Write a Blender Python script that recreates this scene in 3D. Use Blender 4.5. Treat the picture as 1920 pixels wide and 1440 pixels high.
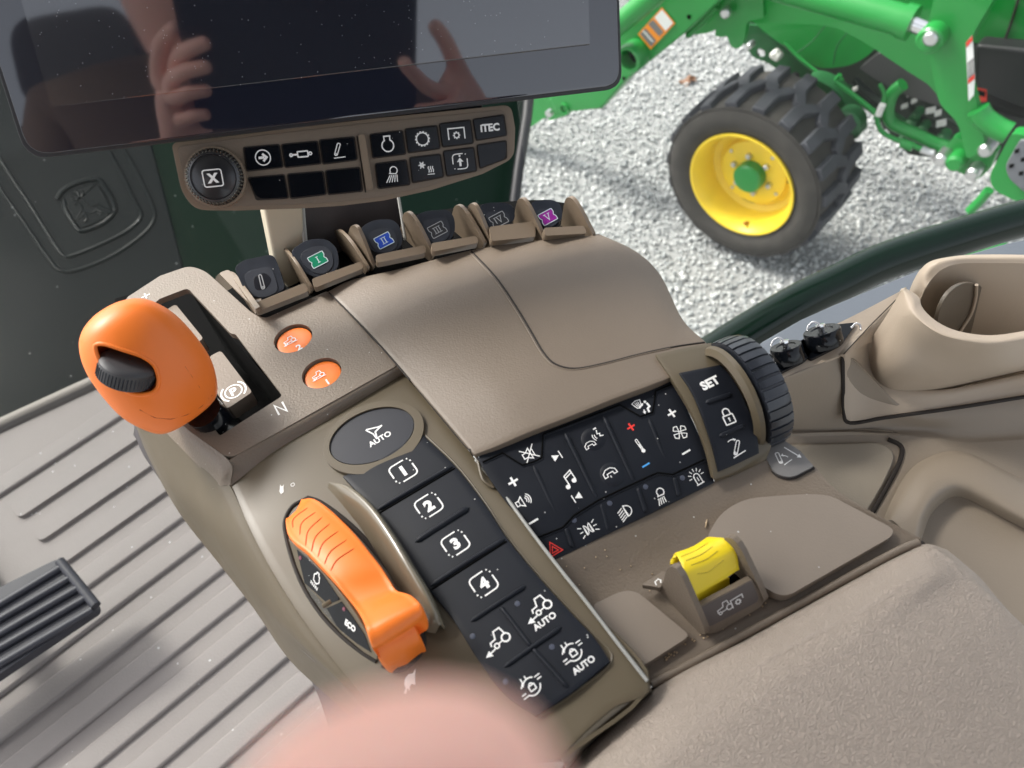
import bpy, bmesh, math, random
from mathutils import Vector, Matrix
from mathutils.bvhtree import BVHTree
from mathutils.geometry import tessellate_polygon
from mathutils import noise as mnoise
random.seed(7)
for o in list(bpy.data.objects): bpy.data.objects.remove(o)
scene = bpy.context.scene
COL = scene.collection
rad = math.radians

# ------------------------------------------------------------ camera
PW, PH, FPX = 1920, 1440, 1440.0
CAM = Vector((0, 0, .30))
pitch, roll = rad(50), rad(10)
DV = Vector((0, math.cos(pitch), -math.sin(pitch)))
_up = Vector((0, math.sin(pitch), math.cos(pitch))); _rt = Vector((1, 0, 0))
UV = _up*math.cos(roll) + _rt*math.sin(roll)
RV = _rt*math.cos(roll) - _up*math.sin(roll)
cd = bpy.data.cameras.new('camera'); cam = bpy.data.objects.new('camera', cd); COL.objects.link(cam)
cam.matrix_world = Matrix(((RV.x, UV.x, -DV.x, CAM.x), (RV.y, UV.y, -DV.y, CAM.y), (RV.z, UV.z, -DV.z, CAM.z), (0, 0, 0, 1)))
cd.sensor_width = 36; cd.lens = 36*FPX/PW
cd.clip_start = .002; cd.clip_end = 600
cd.dof.use_dof = True; cd.dof.focus_distance = .45; cd.dof.aperture_fstop = 12
scene.camera = cam
# ------------------------------------------------------------ world and sun
SUN_AZ = Vector((-.80, .60)); SUN_EL = rad(48)
w = bpy.data.worlds.new('World'); scene.world = w; w.use_nodes = True
nt = w.node_tree; nt.nodes.clear()
sky = nt.nodes.new('ShaderNodeTexSky'); sky.sky_type = 'NISHITA'; sky.sun_disc = False
sky.sun_elevation = SUN_EL; sky.sun_rotation = math.atan2(SUN_AZ.x, SUN_AZ.y)
sky.air_density = 1.0; sky.dust_density = 4.0; sky.ozone_density = 1.0
hs = nt.nodes.new('ShaderNodeHueSaturation'); hs.inputs['Saturation'].default_value = .3
bg = nt.nodes.new('ShaderNodeBackground'); bg.inputs['Strength'].default_value = .12
wo = nt.nodes.new('ShaderNodeOutputWorld')
nt.links.new(sky.outputs[0], hs.inputs['Color']); nt.links.new(hs.outputs[0], bg.inputs[0]); nt.links.new(bg.outputs[0], wo.inputs[0])
sl = bpy.data.lights.new('sun', 'SUN'); sl.energy = 1.5; sl.angle = rad(14); sl.color = (1, .96, .9)
so = bpy.data.objects.new('sun', sl); COL.objects.link(so)
sd = Vector((SUN_AZ.x*math.cos(SUN_EL), SUN_AZ.y*math.cos(SUN_EL), math.sin(SUN_EL)))
so.rotation_euler = sd.to_track_quat('Z', 'Y').to_euler()
scene.view_settings.view_transform = 'Standard'; scene.view_settings.look = 'None'
scene.view_settings.gamma = 1; scene.view_settings.use_curve_mapping = False
scene.view_settings.exposure = 1.6

# ------------------------------------------------------------ unprojection helpers
MM = .001
def rayv(px, py):
    return DV*FPX + RV*(px-PW/2) + UV*(PH/2-py)
def V(px, py, z):                      # point of the photo ray at height z (mm)
    v = rayv(px, py); t = (z*MM - CAM.z)/v.z
    return CAM + v*t
def D(px, py, d):                      # point at axial depth d (m)
    return CAM + rayv(px, py)*(d/FPX)
def on_plane(px, py, P0, N):
    v = rayv(px, py); t = (P0-CAM).dot(N)/v.dot(N)
    return CAM + v*t
def px_m(P):                           # metres per photo pixel at P
    return (P-CAM).dot(DV)/FPX
ZU = Vector((0, 0, 1)); LAT = Vector((.866, .5, 0)); FWD = Vector((-.5, .866, 0))

# ------------------------------------------------------------ materials
MATS = {}
def mat(name, col, rough=.5, bump=0, bscale=900, metal=0, spec=.5, var=0, vscale=60, coat=0, bump2=0, b2scale=120, spots=0, sscale=700, spotcol=(.5,.5,.48), ior=1.5):
    if name in MATS: return MATS[name]
    m = bpy.data.materials.new(name); m.use_nodes = True; n = m.node_tree.nodes; l = m.node_tree.links
    b = n['Principled BSDF']
    b.inputs['Base Color'].default_value = (*col, 1); b.inputs['Roughness'].default_value = rough
    b.inputs['Metallic'].default_value = metal; b.inputs['IOR'].default_value = ior; b.inputs['Specular IOR Level'].default_value = spec
    if coat: b.inputs['Coat Weight'].default_value = coat; b.inputs['Coat Roughness'].default_value = .12
    tc = n.new('ShaderNodeTexCoord')
    out = None
    if var:
        nz = n.new('ShaderNodeTexNoise'); nz.inputs['Scale'].default_value = vscale; nz.inputs['Detail'].default_value = 5
        l.new(tc.outputs['Object'], nz.inputs['Vector'])
        mx = n.new('ShaderNodeMix'); mx.data_type = 'RGBA'
        mx.inputs[6].default_value = (*[c*(1-var) for c in col], 1); mx.inputs[7].default_value = (*[min(1, c*(1+var)) for c in col], 1)
        l.new(nz.outputs['Fac'], mx.inputs[0]); l.new(mx.outputs[2], b.inputs['Base Color']); out = mx.outputs[2]
        mr = n.new('ShaderNodeMapRange'); mr.inputs['To Min'].default_value = max(.02, rough-.06); mr.inputs['To Max'].default_value = min(1, rough+.08)
        l.new(nz.outputs['Fac'], mr.inputs['Value']); l.new(mr.outputs[0], b.inputs['Roughness'])
    if spots:
        vo = n.new('ShaderNodeTexVoronoi'); vo.inputs['Scale'].default_value = sscale
        l.new(tc.outputs['Object'], vo.inputs['Vector'])
        sepc = n.new('ShaderNodeSeparateColor'); l.new(vo.outputs['Color'], sepc.inputs[0])
        gt = n.new('ShaderNodeMath'); gt.operation = 'GREATER_THAN'; gt.inputs[1].default_value = 1-spots
        l.new(sepc.outputs[0], gt.inputs[0])
        lt = n.new('ShaderNodeMath'); lt.operation = 'LESS_THAN'; lt.inputs[1].default_value = .22
        l.new(vo.outputs['Distance'], lt.inputs[0])
        mu = n.new('ShaderNodeMath'); mu.operation = 'MULTIPLY'; l.new(gt.outputs[0], mu.inputs[0]); l.new(lt.outputs[0], mu.inputs[1])
        mx2 = n.new('ShaderNodeMix'); mx2.data_type = 'RGBA'; mx2.inputs[6].default_value = (*col, 1); mx2.inputs[7].default_value = (*spotcol, 1)
        if out: l.new(out, mx2.inputs[6])
        l.new(mu.outputs[0], mx2.inputs[0]); l.new(mx2.outputs[2], b.inputs['Base Color'])
    last = None
    for bs, sc in ((bump, bscale), (bump2, b2scale)):
        if not bs: continue
        nb = n.new('ShaderNodeTexNoise'); nb.inputs['Scale'].default_value = sc; nb.inputs['Detail'].default_value = 3
        l.new(tc.outputs['Object'], nb.inputs['Vector'])
        bp = n.new('ShaderNodeBump'); bp.inputs['Strength'].default_value = bs; bp.inputs['Distance'].default_value = .25/sc
        l.new(nb.outputs['Fac'], bp.inputs['Height'])
        if last: l.new(last.outputs[0], bp.inputs['Normal'])
        l.new(bp.outputs[0], b.inputs['Normal']); last = bp
    MATS[name] = m
    return m
TAN = mat('tan_plastic', (.172, .139, .106), .46, .8, 800, spec=.4, var=.06, vscale=30, spots=.012, sscale=600)
TANF = mat('tan_fine_plastic', (.170, .135, .102), .44, .5, 900, spec=.35, var=.05, vscale=25)
OLIVE = mat('olive_plastic', (.105, .084, .053), .40, .08, 1200, var=.06, vscale=40, spec=.4)
FIN = mat('lever_fin_plastic', (.19, .145, .102), .38, .1, 1200, var=.08, vscale=40)
PADV = mat('pad_vinyl', (.34, .285, .235), .55, .3, 900, var=.05, vscale=200)
PADS = mat('pad_smooth_vinyl', (.34, .285, .235), .5, .25, 1200, var=.05, vscale=40)
TRAYM = mat('tray_rubber', (.225, .186, .148), .6, .25, 1100, var=.08, vscale=40, spots=.02, sscale=500)
BLK = mat('keypad_rubber', (.006, .008, .013), .5, .1, 1400, spec=.28, var=.2, vscale=80, spots=.012, sscale=650)
BLKG = mat('gloss_black', (.004, .005, .007), .14, 0, spec=.35, spots=.02, sscale=700, var=.1)
BLKP = mat('paddle_black', (.017, .021, .03), .34, .08, 1300, var=.35, vscale=120, spots=.02, sscale=800)
DARK = mat('cavity_black', (.002, .002, .002), .9, spec=.1)
SEAM = mat('seam_dark', (.02, .015, .012), .8)
ORG = mat('orange_plastic', (.88, .20, .022), .42, .05, 1500, var=.03, vscale=50)
YEL = mat('yellow_plastic', (.86, .66, .015), .42, .05, 1500, var=.03)
WHT = mat('symbol_white', (.82, .82, .80), .5, var=.03)
REDI = mat('symbol_red', (.75, .04, .03), .5)
BLUI = mat('symbol_blue', (.08, .35, .75), .5)
GRYI = mat('symbol_grey', (.3, .31, .32), .5)
BGRN = mat('badge_green', (.0, .20, .10), .4); BBLU = mat('badge_blue', (.01, .06, .42), .4); BPUR = mat('badge_purple', (.25, .01, .25), .4)
BDRK = mat('badge_dark', (.02, .022, .026), .4)
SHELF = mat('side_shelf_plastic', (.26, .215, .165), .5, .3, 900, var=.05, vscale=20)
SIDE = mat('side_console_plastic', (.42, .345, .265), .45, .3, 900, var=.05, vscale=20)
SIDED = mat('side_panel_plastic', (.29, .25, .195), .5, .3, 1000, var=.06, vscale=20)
MATF = mat('floor_rubber', (.235, .21, .195), .6, .5, 400, var=.2, vscale=9, spots=.02, sscale=170)
FLR = mat('floor_carpet', (.13, .118, .105), .7, .3, 500, var=.1)
PEDM = mat('pedal_rubber', (.03, .031, .04), .5, .2, 500, var=.3, vscale=60)
SCRN = mat('screen_glass', (.010, .012, .022), .03, 0, ior=1.9)
SCRA = mat('screen_active_area', (.016, .018, .026), .04, 0, ior=2.1, spots=.03, sscale=1100, spotcol=(.3, .31, .33))
HSG = mat('screen_housing', (.012, .012, .014), .35, .1, 900)
CREAM = mat('cream_post', (.5, .45, .34), .5, .1, 700, var=.04)
BRNP = mat('brown_post', (.05, .042, .042), .5, .2, 700, var=.1)
DGRN = mat('hood_dark_green', (.002, .012, .006), .35, 0, spec=.15, var=.15, vscale=8, spots=.01, sscale=160, spotcol=(.15, .17, .16))
DGRY = mat('hood_grey_panel', (.006, .009, .009), .42, 0, 500, spec=.2, var=.12, vscale=8, spots=.01, sscale=150, spotcol=(.2, .21, .21))
FRMG = mat('door_frame_green', (.0015, .010, .005), .18, 0, var=.2, vscale=12, spec=.3)
SILL = mat('sill_grey', (.10, .115, .135), .35, .1, 300, var=.1, vscale=8)
JGR = mat('tractor_green', (.010, .23, .036), .38, 0, var=.1, vscale=6, coat=.2)
JGD = mat('chassis_green', (.008, .10, .025), .5, .2, 60, var=.35, vscale=14)
JYL = mat('rim_yellow', (.84, .60, .03), .42, 0, var=.14, vscale=12)
TYR = mat('tyre_rubber', (.040, .036, .031), .8, .6, 160, var=.6, vscale=14)
LUG = mat('tyre_lug_rubber', (.040, .042, .050), .75, .5, 200, var=.55, vscale=16)
ENG = mat('engine_dark', (.010, .020, .013), .6, .5, 60, var=.7, vscale=20)
TNK = mat('tank_black', (.014, .014, .016), .45, .1, 200, var=.2)
STL = mat('steel', (.6, .6, .6), .3, metal=.9)
CHR = mat('chrome', (.75, .75, .76), .15, metal=1)
DOR = mat('decal_orange', (.85, .28, .02), .5); DWH = mat('decal_white', (.8, .8, .78), .5); DGR = mat('decal_grey', (.18, .17, .17), .6); DRD = mat('decal_red', (.7, .04, .02), .5)
LEAFM = mat('dry_leaf', (.20, .10, .05), .7, .4, 300, var=.3, vscale=60)
SKIN = mat('skin', (.92, .52, .43), .5, .1, 900, var=.06); SKIN.node_tree.nodes['Principled BSDF'].inputs['Subsurface Weight'].default_value = .15
SKIN.node_tree.nodes['Principled BSDF'].inputs['Subsurface Scale'].default_value = .004
JKT = mat('brown_jacket', (.10, .065, .045), .85, .5, 300, var=.2)
CAPM = mat('dark_cap', (.03, .03, .035), .8, .4, 400)
DEVM = mat('dark_device', (.008, .010, .02), .3)
CRUMB = mat('wood_crumb', (.55, .42, .27), .8)
PAPER = mat('worn_white', (.75, .73, .70), .6)

for pm, sc, st in ((PADV, 620, .75), (PADS, 700, .6)):
    n = pm.node_tree.nodes; l = pm.node_tree.links; b = n['Principled BSDF']
    tc = n['Texture Coordinate']; vo = n.new('ShaderNodeTexVoronoi'); vo.feature = 'DISTANCE_TO_EDGE'; vo.inputs['Scale'].default_value = sc
    wn = n.new('ShaderNodeTexNoise'); wn.inputs['Scale'].default_value = 300; wn.inputs['Detail'].default_value = 2
    mxv = n.new('ShaderNodeMix'); mxv.data_type = 'RGBA'; mxv.inputs[0].default_value = .006
    l.new(tc.outputs['Object'], wn.inputs['Vector']); l.new(tc.outputs['Object'], mxv.inputs[6]); l.new(wn.outputs['Color'], mxv.inputs[7]); l.new(mxv.outputs[2], vo.inputs['Vector'])
    mr2 = n.new('ShaderNodeMapRange'); mr2.inputs['From Max'].default_value = .22; l.new(vo.outputs['Distance'], mr2.inputs['Value'])
    bp = n.new('ShaderNodeBump'); bp.inputs['Strength'].default_value = st; bp.inputs['Distance'].default_value = .00035
    prev = b.inputs['Normal'].links[0].from_socket; l.new(prev, bp.inputs['Normal']); l.new(mr2.outputs[0], bp.inputs['Height']); l.new(bp.outputs[0], b.inputs['Normal'])
# ------------------------------------------------------------ object helpers
WLOC = {}
def link(name, me, m, parent=None, label=None):
    o = bpy.data.objects.new(name, me); COL.objects.link(o)
    if me is not None and m is not None: me.materials.append(m)
    if parent is not None:
        o.parent = parent; o.matrix_parent_inverse = Matrix.Translation(-WLOC.get(parent.name, Vector()))
    if label: o['label'] = label
    return o
def thing(name, label, cat, loc, group=None):
    o = bpy.data.objects.new(name, None); COL.objects.link(o); o.location = loc; o.empty_display_size = .02
    WLOC[o.name] = Vector(loc); o['label'] = label; o['category'] = cat
    if group: o['group'] = group
    return o
def tag(o, label, cat, group=None):
    o['label'] = label; o['category'] = cat
    if group: o['group'] = group
    return o
def meshof(verts, faces, smooth=True):
    me = bpy.data.meshes.new('m'); me.from_pydata([tuple(v) for v in verts], [], faces)
    if smooth: me.polygons.foreach_set('use_smooth', [True]*len(me.polygons))
    me.update(); return me
def cr(P, t, i):
    n = len(P); p1, p2 = P[i], P[i+1]
    p0 = P[i-1] if i > 0 else p1*2-p2
    p3 = P[i+2] if i+2 < n else p2*2-p1
    return .5*((2*p1) + (p2-p0)*t + (2*p0-5*p1+4*p2-p3)*t*t + (3*p1-p0-3*p2+p3)*t*t*t)
def spline(P, k=6, closed=False):
    P = [Vector(p) for p in P]
    if closed:
        n = len(P); Q = [P[-1]]+P+[P[0], P[1]]; out = []
        for i in range(1, n+1):
            for j in range(k): out.append(cr(Q, j/k, i))
        return out
    out = []
    for i in range(len(P)-1):
        for j in range(k): out.append(cr(P, j/k, i))
    out.append(P[-1].copy()); return out
def grid(rows, k=6, kv=None):
    kv = kv or k
    R_ = [spline(r, k) for r in rows]
    cols = [spline([r[i] for r in R_], kv) for i in range(len(R_[0]))]
    return [[cols[i][j] for i in range(len(cols))] for j in range(len(cols[0]))]
MODS = []
def grid_mesh(G):
    nr, nc = len(G), len(G[0]); vs = [p for r in G for p in r]
    fs = [(i*nc+j, i*nc+j+1, (i+1)*nc+j+1, (i+1)*nc+j) for i in range(nr-1) for j in range(nc-1)]
    a, b, c = vs[fs[len(fs)//2][0]], vs[fs[len(fs)//2][1]], vs[fs[len(fs)//2][2]]
    if (b-a).cross(c-a).dot(CAM-a) < 0: fs = [f[::-1] for f in fs]
    return vs, fs
SURF = {}
def patch(name, rows, m, parent, thick=2.5, bev=.5, k=6, key=None, label=None, raw=False):
    if not raw: rows = [[V(*p) for p in r] for r in rows]
    G = grid(rows, k); vs, fs = grid_mesh(G)
    if key: SURF[key] = BVHTree.FromPolygons(vs, fs)
    o = link(name, meshof(vs, fs), m, parent, label)
    s = o.modifiers.new('s', 'SOLIDIFY'); s.thickness = thick*MM; s.offset = -1
    if bev:
        b = o.modifiers.new('b', 'BEVEL'); b.width = bev*MM; b.segments = 2; b.limit_method = 'ANGLE'; b.angle_limit = rad(55)
    MODS.append((o, 'sharp')); return o
def hit(px, py, S):
    if isinstance(S, tuple):
        P = on_plane(px, py, S[0], S[1]); return P, (S[1] if S[1].dot(CAM-P) > 0 else -S[1])
    for key in (S if isinstance(S, list) else [S]):
        h = SURF[key].ray_cast(CAM, rayv(px, py).normalized())
        if h[0] is not None:
            n = h[1]
            return h[0], (n if n.dot(CAM-h[0]) > 0 else -n)
    best = None; dr = rayv(px, py).normalized()
    for key in (S if isinstance(S, list) else [S]):
        for i in range(160):
            q = CAM+dr*(.15+.005*i); h = SURF[key].find_nearest(q)
            if h[0] is not None and (best is None or h[3] < best[2]): best = (h[0], h[1], h[3])
    print('near hit', px, py, S, round(best[2]*1000, 1))
    n = best[1]
    return best[0], (n if n.dot(CAM-best[0]) > 0 else -n)
def frame(N, X):
    N = N.normalized(); X = (X - N*X.dot(N)).normalized(); return X, N.cross(X), N
def ccw(p):
    a = sum(p[i][0]*p[(i+1) % len(p)][1]-p[(i+1) % len(p)][0]*p[i][1] for i in range(len(p)))
    return p if a > 0 else p[::-1]
def rnd(pts, r, n=5):
    out = []; L = len(pts)
    for i in range(L):
        p = Vector(pts[i][:2]); a = Vector(pts[i-1][:2]); b = Vector(pts[(i+1) % L][:2])
        rr = pts[i][2] if len(pts[i]) > 2 else r
        if rr <= 0: out.append(tuple(p)); continue
        da, db = a-p, b-p; ra = min(rr, da.length*.48); rb = min(rr, db.length*.48)
        A = p+da.normalized()*ra; B = p+db.normalized()*rb
        for j in range(n+1):
            t = j/n; q = A*(1-t)**2 + p*2*t*(1-t) + B*t*t; out.append(tuple(q))
    return out
def prism_mesh(O, X, Y, N, loops, thick):
    """loops: 2D metre coords, first outer then holes; top at O plane, extruded to -N*thick"""
    loops = [ccw(loops[0])]+[ccw(h)[::-1] for h in loops[1:]]
    flat = [p for lp in loops for p in lp]
    tris = tessellate_polygon([[Vector((p[0], p[1], 0)) for p in lp] for lp in loops])
    n = len(flat); vs = [O+X*p[0]+Y*p[1] for p in flat]+[O+X*p[0]+Y*p[1]-N*thick for p in flat]; fs = []
    for t in tris:
        a, b, c = [Vector(flat[i]) for i in t]
        if (b-a).cross(c-a) < 0: t = (t[0], t[2], t[1])
        fs.append(tuple(t)); fs.append((t[2]+n, t[1]+n, t[0]+n))
    k = 0
    for lp in loops:
        m_ = len(lp)
        for i in range(m_):
            j = (i+1) % m_; fs.append((k+i, k+i+n, k+j+n, k+j))
        k += m_
    return vs, fs
def plate(name, pxloops, S, m, parent, thick=2, bev=.4, r=0, up=0, label=None, X=None, circles=(), seg=2, wn=True):
    """traced outline on plane S=(P0,N); up raises the top above the plane (mm)"""
    P0, N = S
    if N.dot(CAM-P0) < 0: N = -N
    Xa, Ya, N = frame(N, X or LAT)
    loops = []
    for lp in pxloops:
        lp = rnd(lp, r) if (r or any(len(p) > 2 for p in lp)) else lp
        q = []
        for p in lp:
            P = on_plane(p[0], p[1], P0+N*(up*MM), N)-P0; q.append((P.dot(Xa), P.dot(Ya)))
        loops.append(q)
    for (cx, cy, rm) in circles:
        C = on_plane(cx, cy, P0+N*(up*MM), N)-P0
        loops.append([(C.dot(Xa)+rm*MM*math.cos(a*math.tau/40), C.dot(Ya)+rm*MM*math.sin(a*math.tau/40)) for a in range(40)])
    vs, fs = prism_mesh(P0+N*(up*MM), Xa, Ya, N, loops, thick*MM)
    me = meshof(vs, fs); o = link(name, me, m, parent, label)
    if bev:
        b = o.modifiers.new('b', 'BEVEL'); b.width = bev*MM; b.segments = seg; b.limit_method = 'ANGLE'; b.angle_limit = rad(32)
    o.modifiers.new('w', 'WEIGHTED_NORMAL')
    MODS.append((o, 'wn')); return o
def plane3(a, b, c):
    a, b, c = (V(*p) if not isinstance(p, Vector) else p for p in (a, b, c))
    n = (b-a).cross(c-a).normalized()
    return (a, n if n.dot(CAM-a) > 0 else -n)
def tube_mesh(pts, r, n=10, flat=1.0):
    pts = [Vector(p) for p in pts]; vs, fs = [], []
    rs = r if isinstance(r, (list, tuple)) else [r]*len(pts)
    t0 = (pts[1]-pts[0]).normalized(); u = t0.orthogonal().normalized()
    for i, p in enumerate(pts):
        t = (pts[min(i+1, len(pts)-1)]-pts[max(i-1, 0)]).normalized()
        u = (u-t*u.dot(t)).normalized(); v = t.cross(u)
        for j in range(n):
            a = math.tau*j/n; vs.append(p+(u*math.cos(a)+v*math.sin(a)*flat)*rs[i])
    for i in range(len(pts)-1):
        for j in range(n):
            fs.append((i*n+j, i*n+(j+1) % n, (i+1)*n+(j+1) % n, (i+1)*n+j))
    fs.append(tuple(range(n))[::-1]); fs.append(tuple((len(pts)-1)*n+j for j in range(n)))
    return vs, fs
def tube(name, pts, r, m, parent=None, n=10, label=None):
    o = link(name, meshof(*tube_mesh(pts, r, n)), m, parent, label); MODS.append((o, 'sharp')); return o
def lathe_mesh(prof, C, A, n=40, closed=False):
    A = A.normalized(); u = A.orthogonal().normalized(); v = A.cross(u); vs, fs = [], []
    for (r, h) in prof:
        for j in range(n):
            a = math.tau*j/n; vs.append(C+A*h+(u*math.cos(a)+v*math.sin(a))*max(r, 1e-6))
    for i in range(len(prof)-1):
        for j in range(n): fs.append((i*n+j, (i+1)*n+j, (i+1)*n+(j+1) % n, i*n+(j+1) % n))
    return vs, fs
def lathe(name, prof, C, A, m, parent=None, n=40, label=None):
    o = link(name, meshof(*lathe_mesh(prof, C, A, n)), m, parent, label); MODS.append((o, 'sharp')); return o
def sph(seg=8, rings=5):
    vs = [Vector((0, 0, 1))]; fs = []
    for i in range(1, rings):
        for j in range(seg):
            a = math.pi*i/rings; b = math.tau*j/seg; vs.append(Vector((math.sin(a)*math.cos(b), math.sin(a)*math.sin(b), math.cos(a))))
    vs.append(Vector((0, 0, -1)))
    for j in range(seg): fs.append((0, 1+j, 1+(j+1) % seg))
    for i in range(rings-2):
        for j in range(seg):
            a = 1+i*seg+j; b = 1+i*seg+(j+1) % seg; fs.append((a, a+seg, b+seg, b))
    e = len(vs)-1; s = 1+(rings-2)*seg
    for j in range(seg): fs.append((e, s+(j+1) % seg, s+j))
    return vs, fs
SPH = sph(12, 8)
def ribs(name, S, segs, m, parent, label=None):
    """raised bars between pixel pairs lying on S: (x0,y0,x1,y1,width_px,height_mm)"""
    for (x0, y0, x1, y1, wpx, h) in segs:
        A, na = hit(x0, y0, S); B, nb = hit(x1, y1, S); M_, nm = hit((x0+x1)/2, (y0+y1)/2, S)
        X = (B-A); L_ = X.length/2; X, Y, N = frame((na+nb+nm)/3, X); W_ = wpx*px_m(M_)/2
        sag = (M_-(A+B)/2).dot(N)
        vs, fs = [], []
        ns, nw = 16, 6
        for i in range(ns+1):
            x = -1+2*i/ns; e = max(0, L_-W_)
            xx = x*L_
            over = max(0, abs(xx)-e); wr = math.sqrt(max(.02, 1-(over/max(W_, 1e-6))**2))
            c = (A+B)/2+X*xx+N*(sag*(1-x*x))
            for j in range(nw+1):
                a = math.pi*j/nw; vs.append(c+Y*(math.cos(a)*W_*wr)+N*(math.sin(a)**.6*h*MM*wr-.15*MM))
        for i in range(ns):
            for j in range(nw):
                q = i*(nw+1)+j; fs.append((q, q+1, q+nw+2, q+nw+1))
        link(name, meshof(vs, fs), m, parent, label)
def seam(name, S, pts, m, parent, r=.45, k=4, lift=0):
    q = spline([Vector((p[0], p[1], 0)) for p in pts], k)
    P = []
    for p in q:
        h, n = hit(p.x, p.y, S); P.append(h+n*(lift*MM))
    return tube(name, P, r*MM, m, parent, n=8)
# ------------------------------------------------------------ symbols
def arc(cx, cy, r, a0, a1, n=12, ry=None):
    ry = ry or r
    return [(cx+r*math.cos(rad(a0+(a1-a0)*i/n)), cy+ry*math.sin(rad(a0+(a1-a0)*i/n))) for i in range(n+1)]
def circ(cx, cy, r, n=20, ry=None): return arc(cx, cy, r, 0, 360-360/n, n-1, ry)
def L_(pts, w=.13, closed=False): return ('l', pts, w, closed)
def P_(pts): return ('p', pts)
def T_(s, x=0, y=0, h=1.0, bold=.02): return ('t', s, x, y, h, bold)
TXT = {}
def text_tris(s, bold):
    if (s, bold) in TXT: return TXT[(s, bold)]
    c = bpy.data.curves.new('t', 'FONT'); c.body = s; c.size = 1; c.offset = bold; c.align_x = 'LEFT'; c.resolution_u = 3
    o = bpy.data.objects.new('t', c); COL.objects.link(o)
    dg = bpy.context.evaluated_depsgraph_get(); dg.update()
    me = bpy.data.meshes.new_from_object(o.evaluated_get(dg))
    vs = [(v.co.x, v.co.y) for v in me.vertices]; fs = [tuple(p.vertices) for p in me.polygons]
    bpy.data.objects.remove(o); bpy.data.curves.remove(c); bpy.data.meshes.remove(me)
    xs = [v[0] for v in vs]; ys = [v[1] for v in vs]
    cx, cy = (min(xs)+max(xs))/2, (min(ys)+max(ys))/2; H = max(ys)-min(ys)
    vs = [((x-cx)/H, (y-cy)/H) for x, y in vs]
    TXT[(s, bold)] = (vs, fs); return vs, fs
def ribbon(pts, w, closed):
    n = len(pts); Lf, Rt = [], []
    P = [Vector(p) for p in pts]
    for i in range(n):
        a = P[i-1] if (i > 0 or closed) else None; b = P[(i+1) % n] if (i < n-1 or closed) else None
        da = (P[i]-a).normalized() if a is not None else None; db = (b-P[i]).normalized() if b is not None else None
        if da is None: da = db
        if db is None: db = da
        t = (da+db); t = t.normalized() if t.length > 1e-4 else da
        nn = Vector((-t.y, t.x)); c = max(.45, nn.dot(Vector((-da.y, da.x))))
        Lf.append(P[i]+nn*(w/2/c)); Rt.append(P[i]-nn*(w/2/c))
    vs = Lf+Rt; fs = []
    for i in range(n if closed else n-1):
        j = (i+1) % n; fs.append((i, j, j+n, i+n))
    return vs, fs
def symbol_mesh(strokes, C, X, Y, N, s, lift=.12):
    vs, fs = [], []
    for q, st in enumerate(strokes):
        if st[0] == 'l': v2, f2 = ribbon(st[1], st[2], st[3])
        elif st[0] == 'p':
            v2 = [Vector(p) for p in st[1]]; f2 = [tuple(t) for t in tessellate_polygon([[Vector((p[0], p[1], 0)) for p in st[1]]])]
        else:
            vv, f2 = text_tris(st[1], st[5]); v2 = [Vector((st[2]+x*st[4], st[3]+y*st[4])) for x, y in vv]
        b = len(vs); off = N*((lift+.012*(q % 6))*MM)
        vs += [C+X*(p[0]*s)+Y*(p[1]*s)+off for p in v2]
        for f in f2:
            a, c_, d = (Vector(v2[f[0]][:2]), Vector(v2[f[1]][:2]), Vector(v2[f[2]][:2]))
            f = f if (c_-a).cross(d-a) > 0 else f[::-1]
            fs.append(tuple(b+i for i in f))
    return vs, fs
def sym(S, cx, cy, half, strokes, parent, m=None, d=None, Lw=None, name='symbol', lift=.12, label=None):
    C, N = hit(cx, cy, S)
    if d is not None:
        B, _ = hit(cx+d[0], cy+d[1], (C, N)); X = B-C
    else: X = Lw or Vector((.905, .425, 0))
    X, Y, N = frame(N, X)
    s = half*px_m(C)
    o = link(name, meshof(*symbol_mesh(strokes, C, X, Y, N, s, lift), smooth=False), m or WHT, parent, label)
    return o
def cut_ring(r=.95, w=.13):
    a = []
    q = rnd([(-r, -r), (r, -r), (r, r), (-r, r)], .45, 6)
    n = len(q)
    # broken rounded square, gaps at the upper right and lower left
    seg = []
    full = []
    for i in range(n):
        A, B = Vector(q[i]), Vector(q[(i+1) % n]); k = max(1, int((B-A).length/.12))
        for j in range(k): full.append(tuple(A.lerp(B, j/k)))
    cur = []
    for p in full+[full[0]]:
        an = math.degrees(math.atan2(p[1], p[0])) % 360
        gap = any(abs(an-g) < 3.5 for g in (22, 40, 58, 202, 220, 238))
        if gap:
            if len(cur) > 1: seg.append(cur)
            cur = []
        else: cur.append(p)
    if len(cur) > 1: seg.append(cur)
    return [L_(s_, w) for s_ in seg]
def rrect(w, h, r=.2, lw=.12, cx=0, cy=0): return L_([(cx+x, cy+y) for x, y in rnd([(-w, -h), (w, -h), (w, h), (-w, h)], r, 4)], lw, True)
TRK = [L_([(-.42, -.1), (-.36, .12), (.0, .16), (.14, .62), (.58, .62), (.66, .16)], .09), L_(circ(.6, -.12, .26, 16), .1, True), L_(circ(-.12, -.24, .15, 12), .09, True), L_([(.04, -.2), (.34, -.16)], .08)]+[L_([(-.3, -.34), (-.72, -.4)], .09), P_([(-1.05, -.44), (-.68, -.2), (-.62, -.62)])]
TR = [L_([(-.95, -.35), (-.95, .0), (-.25, .12), (-.12, .62), (.38, .62), (.48, .12)], .1), L_(circ(-.72, -.45, .17, 14), .1, True), L_(circ(.42, -.3, .33, 18), .11, True), L_([(-.5, -.42), (.02, -.36)], .1)]
def tr(ox=0, oy=0, s=1, fl=1):
    out = []
    for st in TR: out.append(('l', [(ox+fl*x*s, oy+y*s) for x, y in st[1]], st[2], st[3]))
    return out
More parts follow.
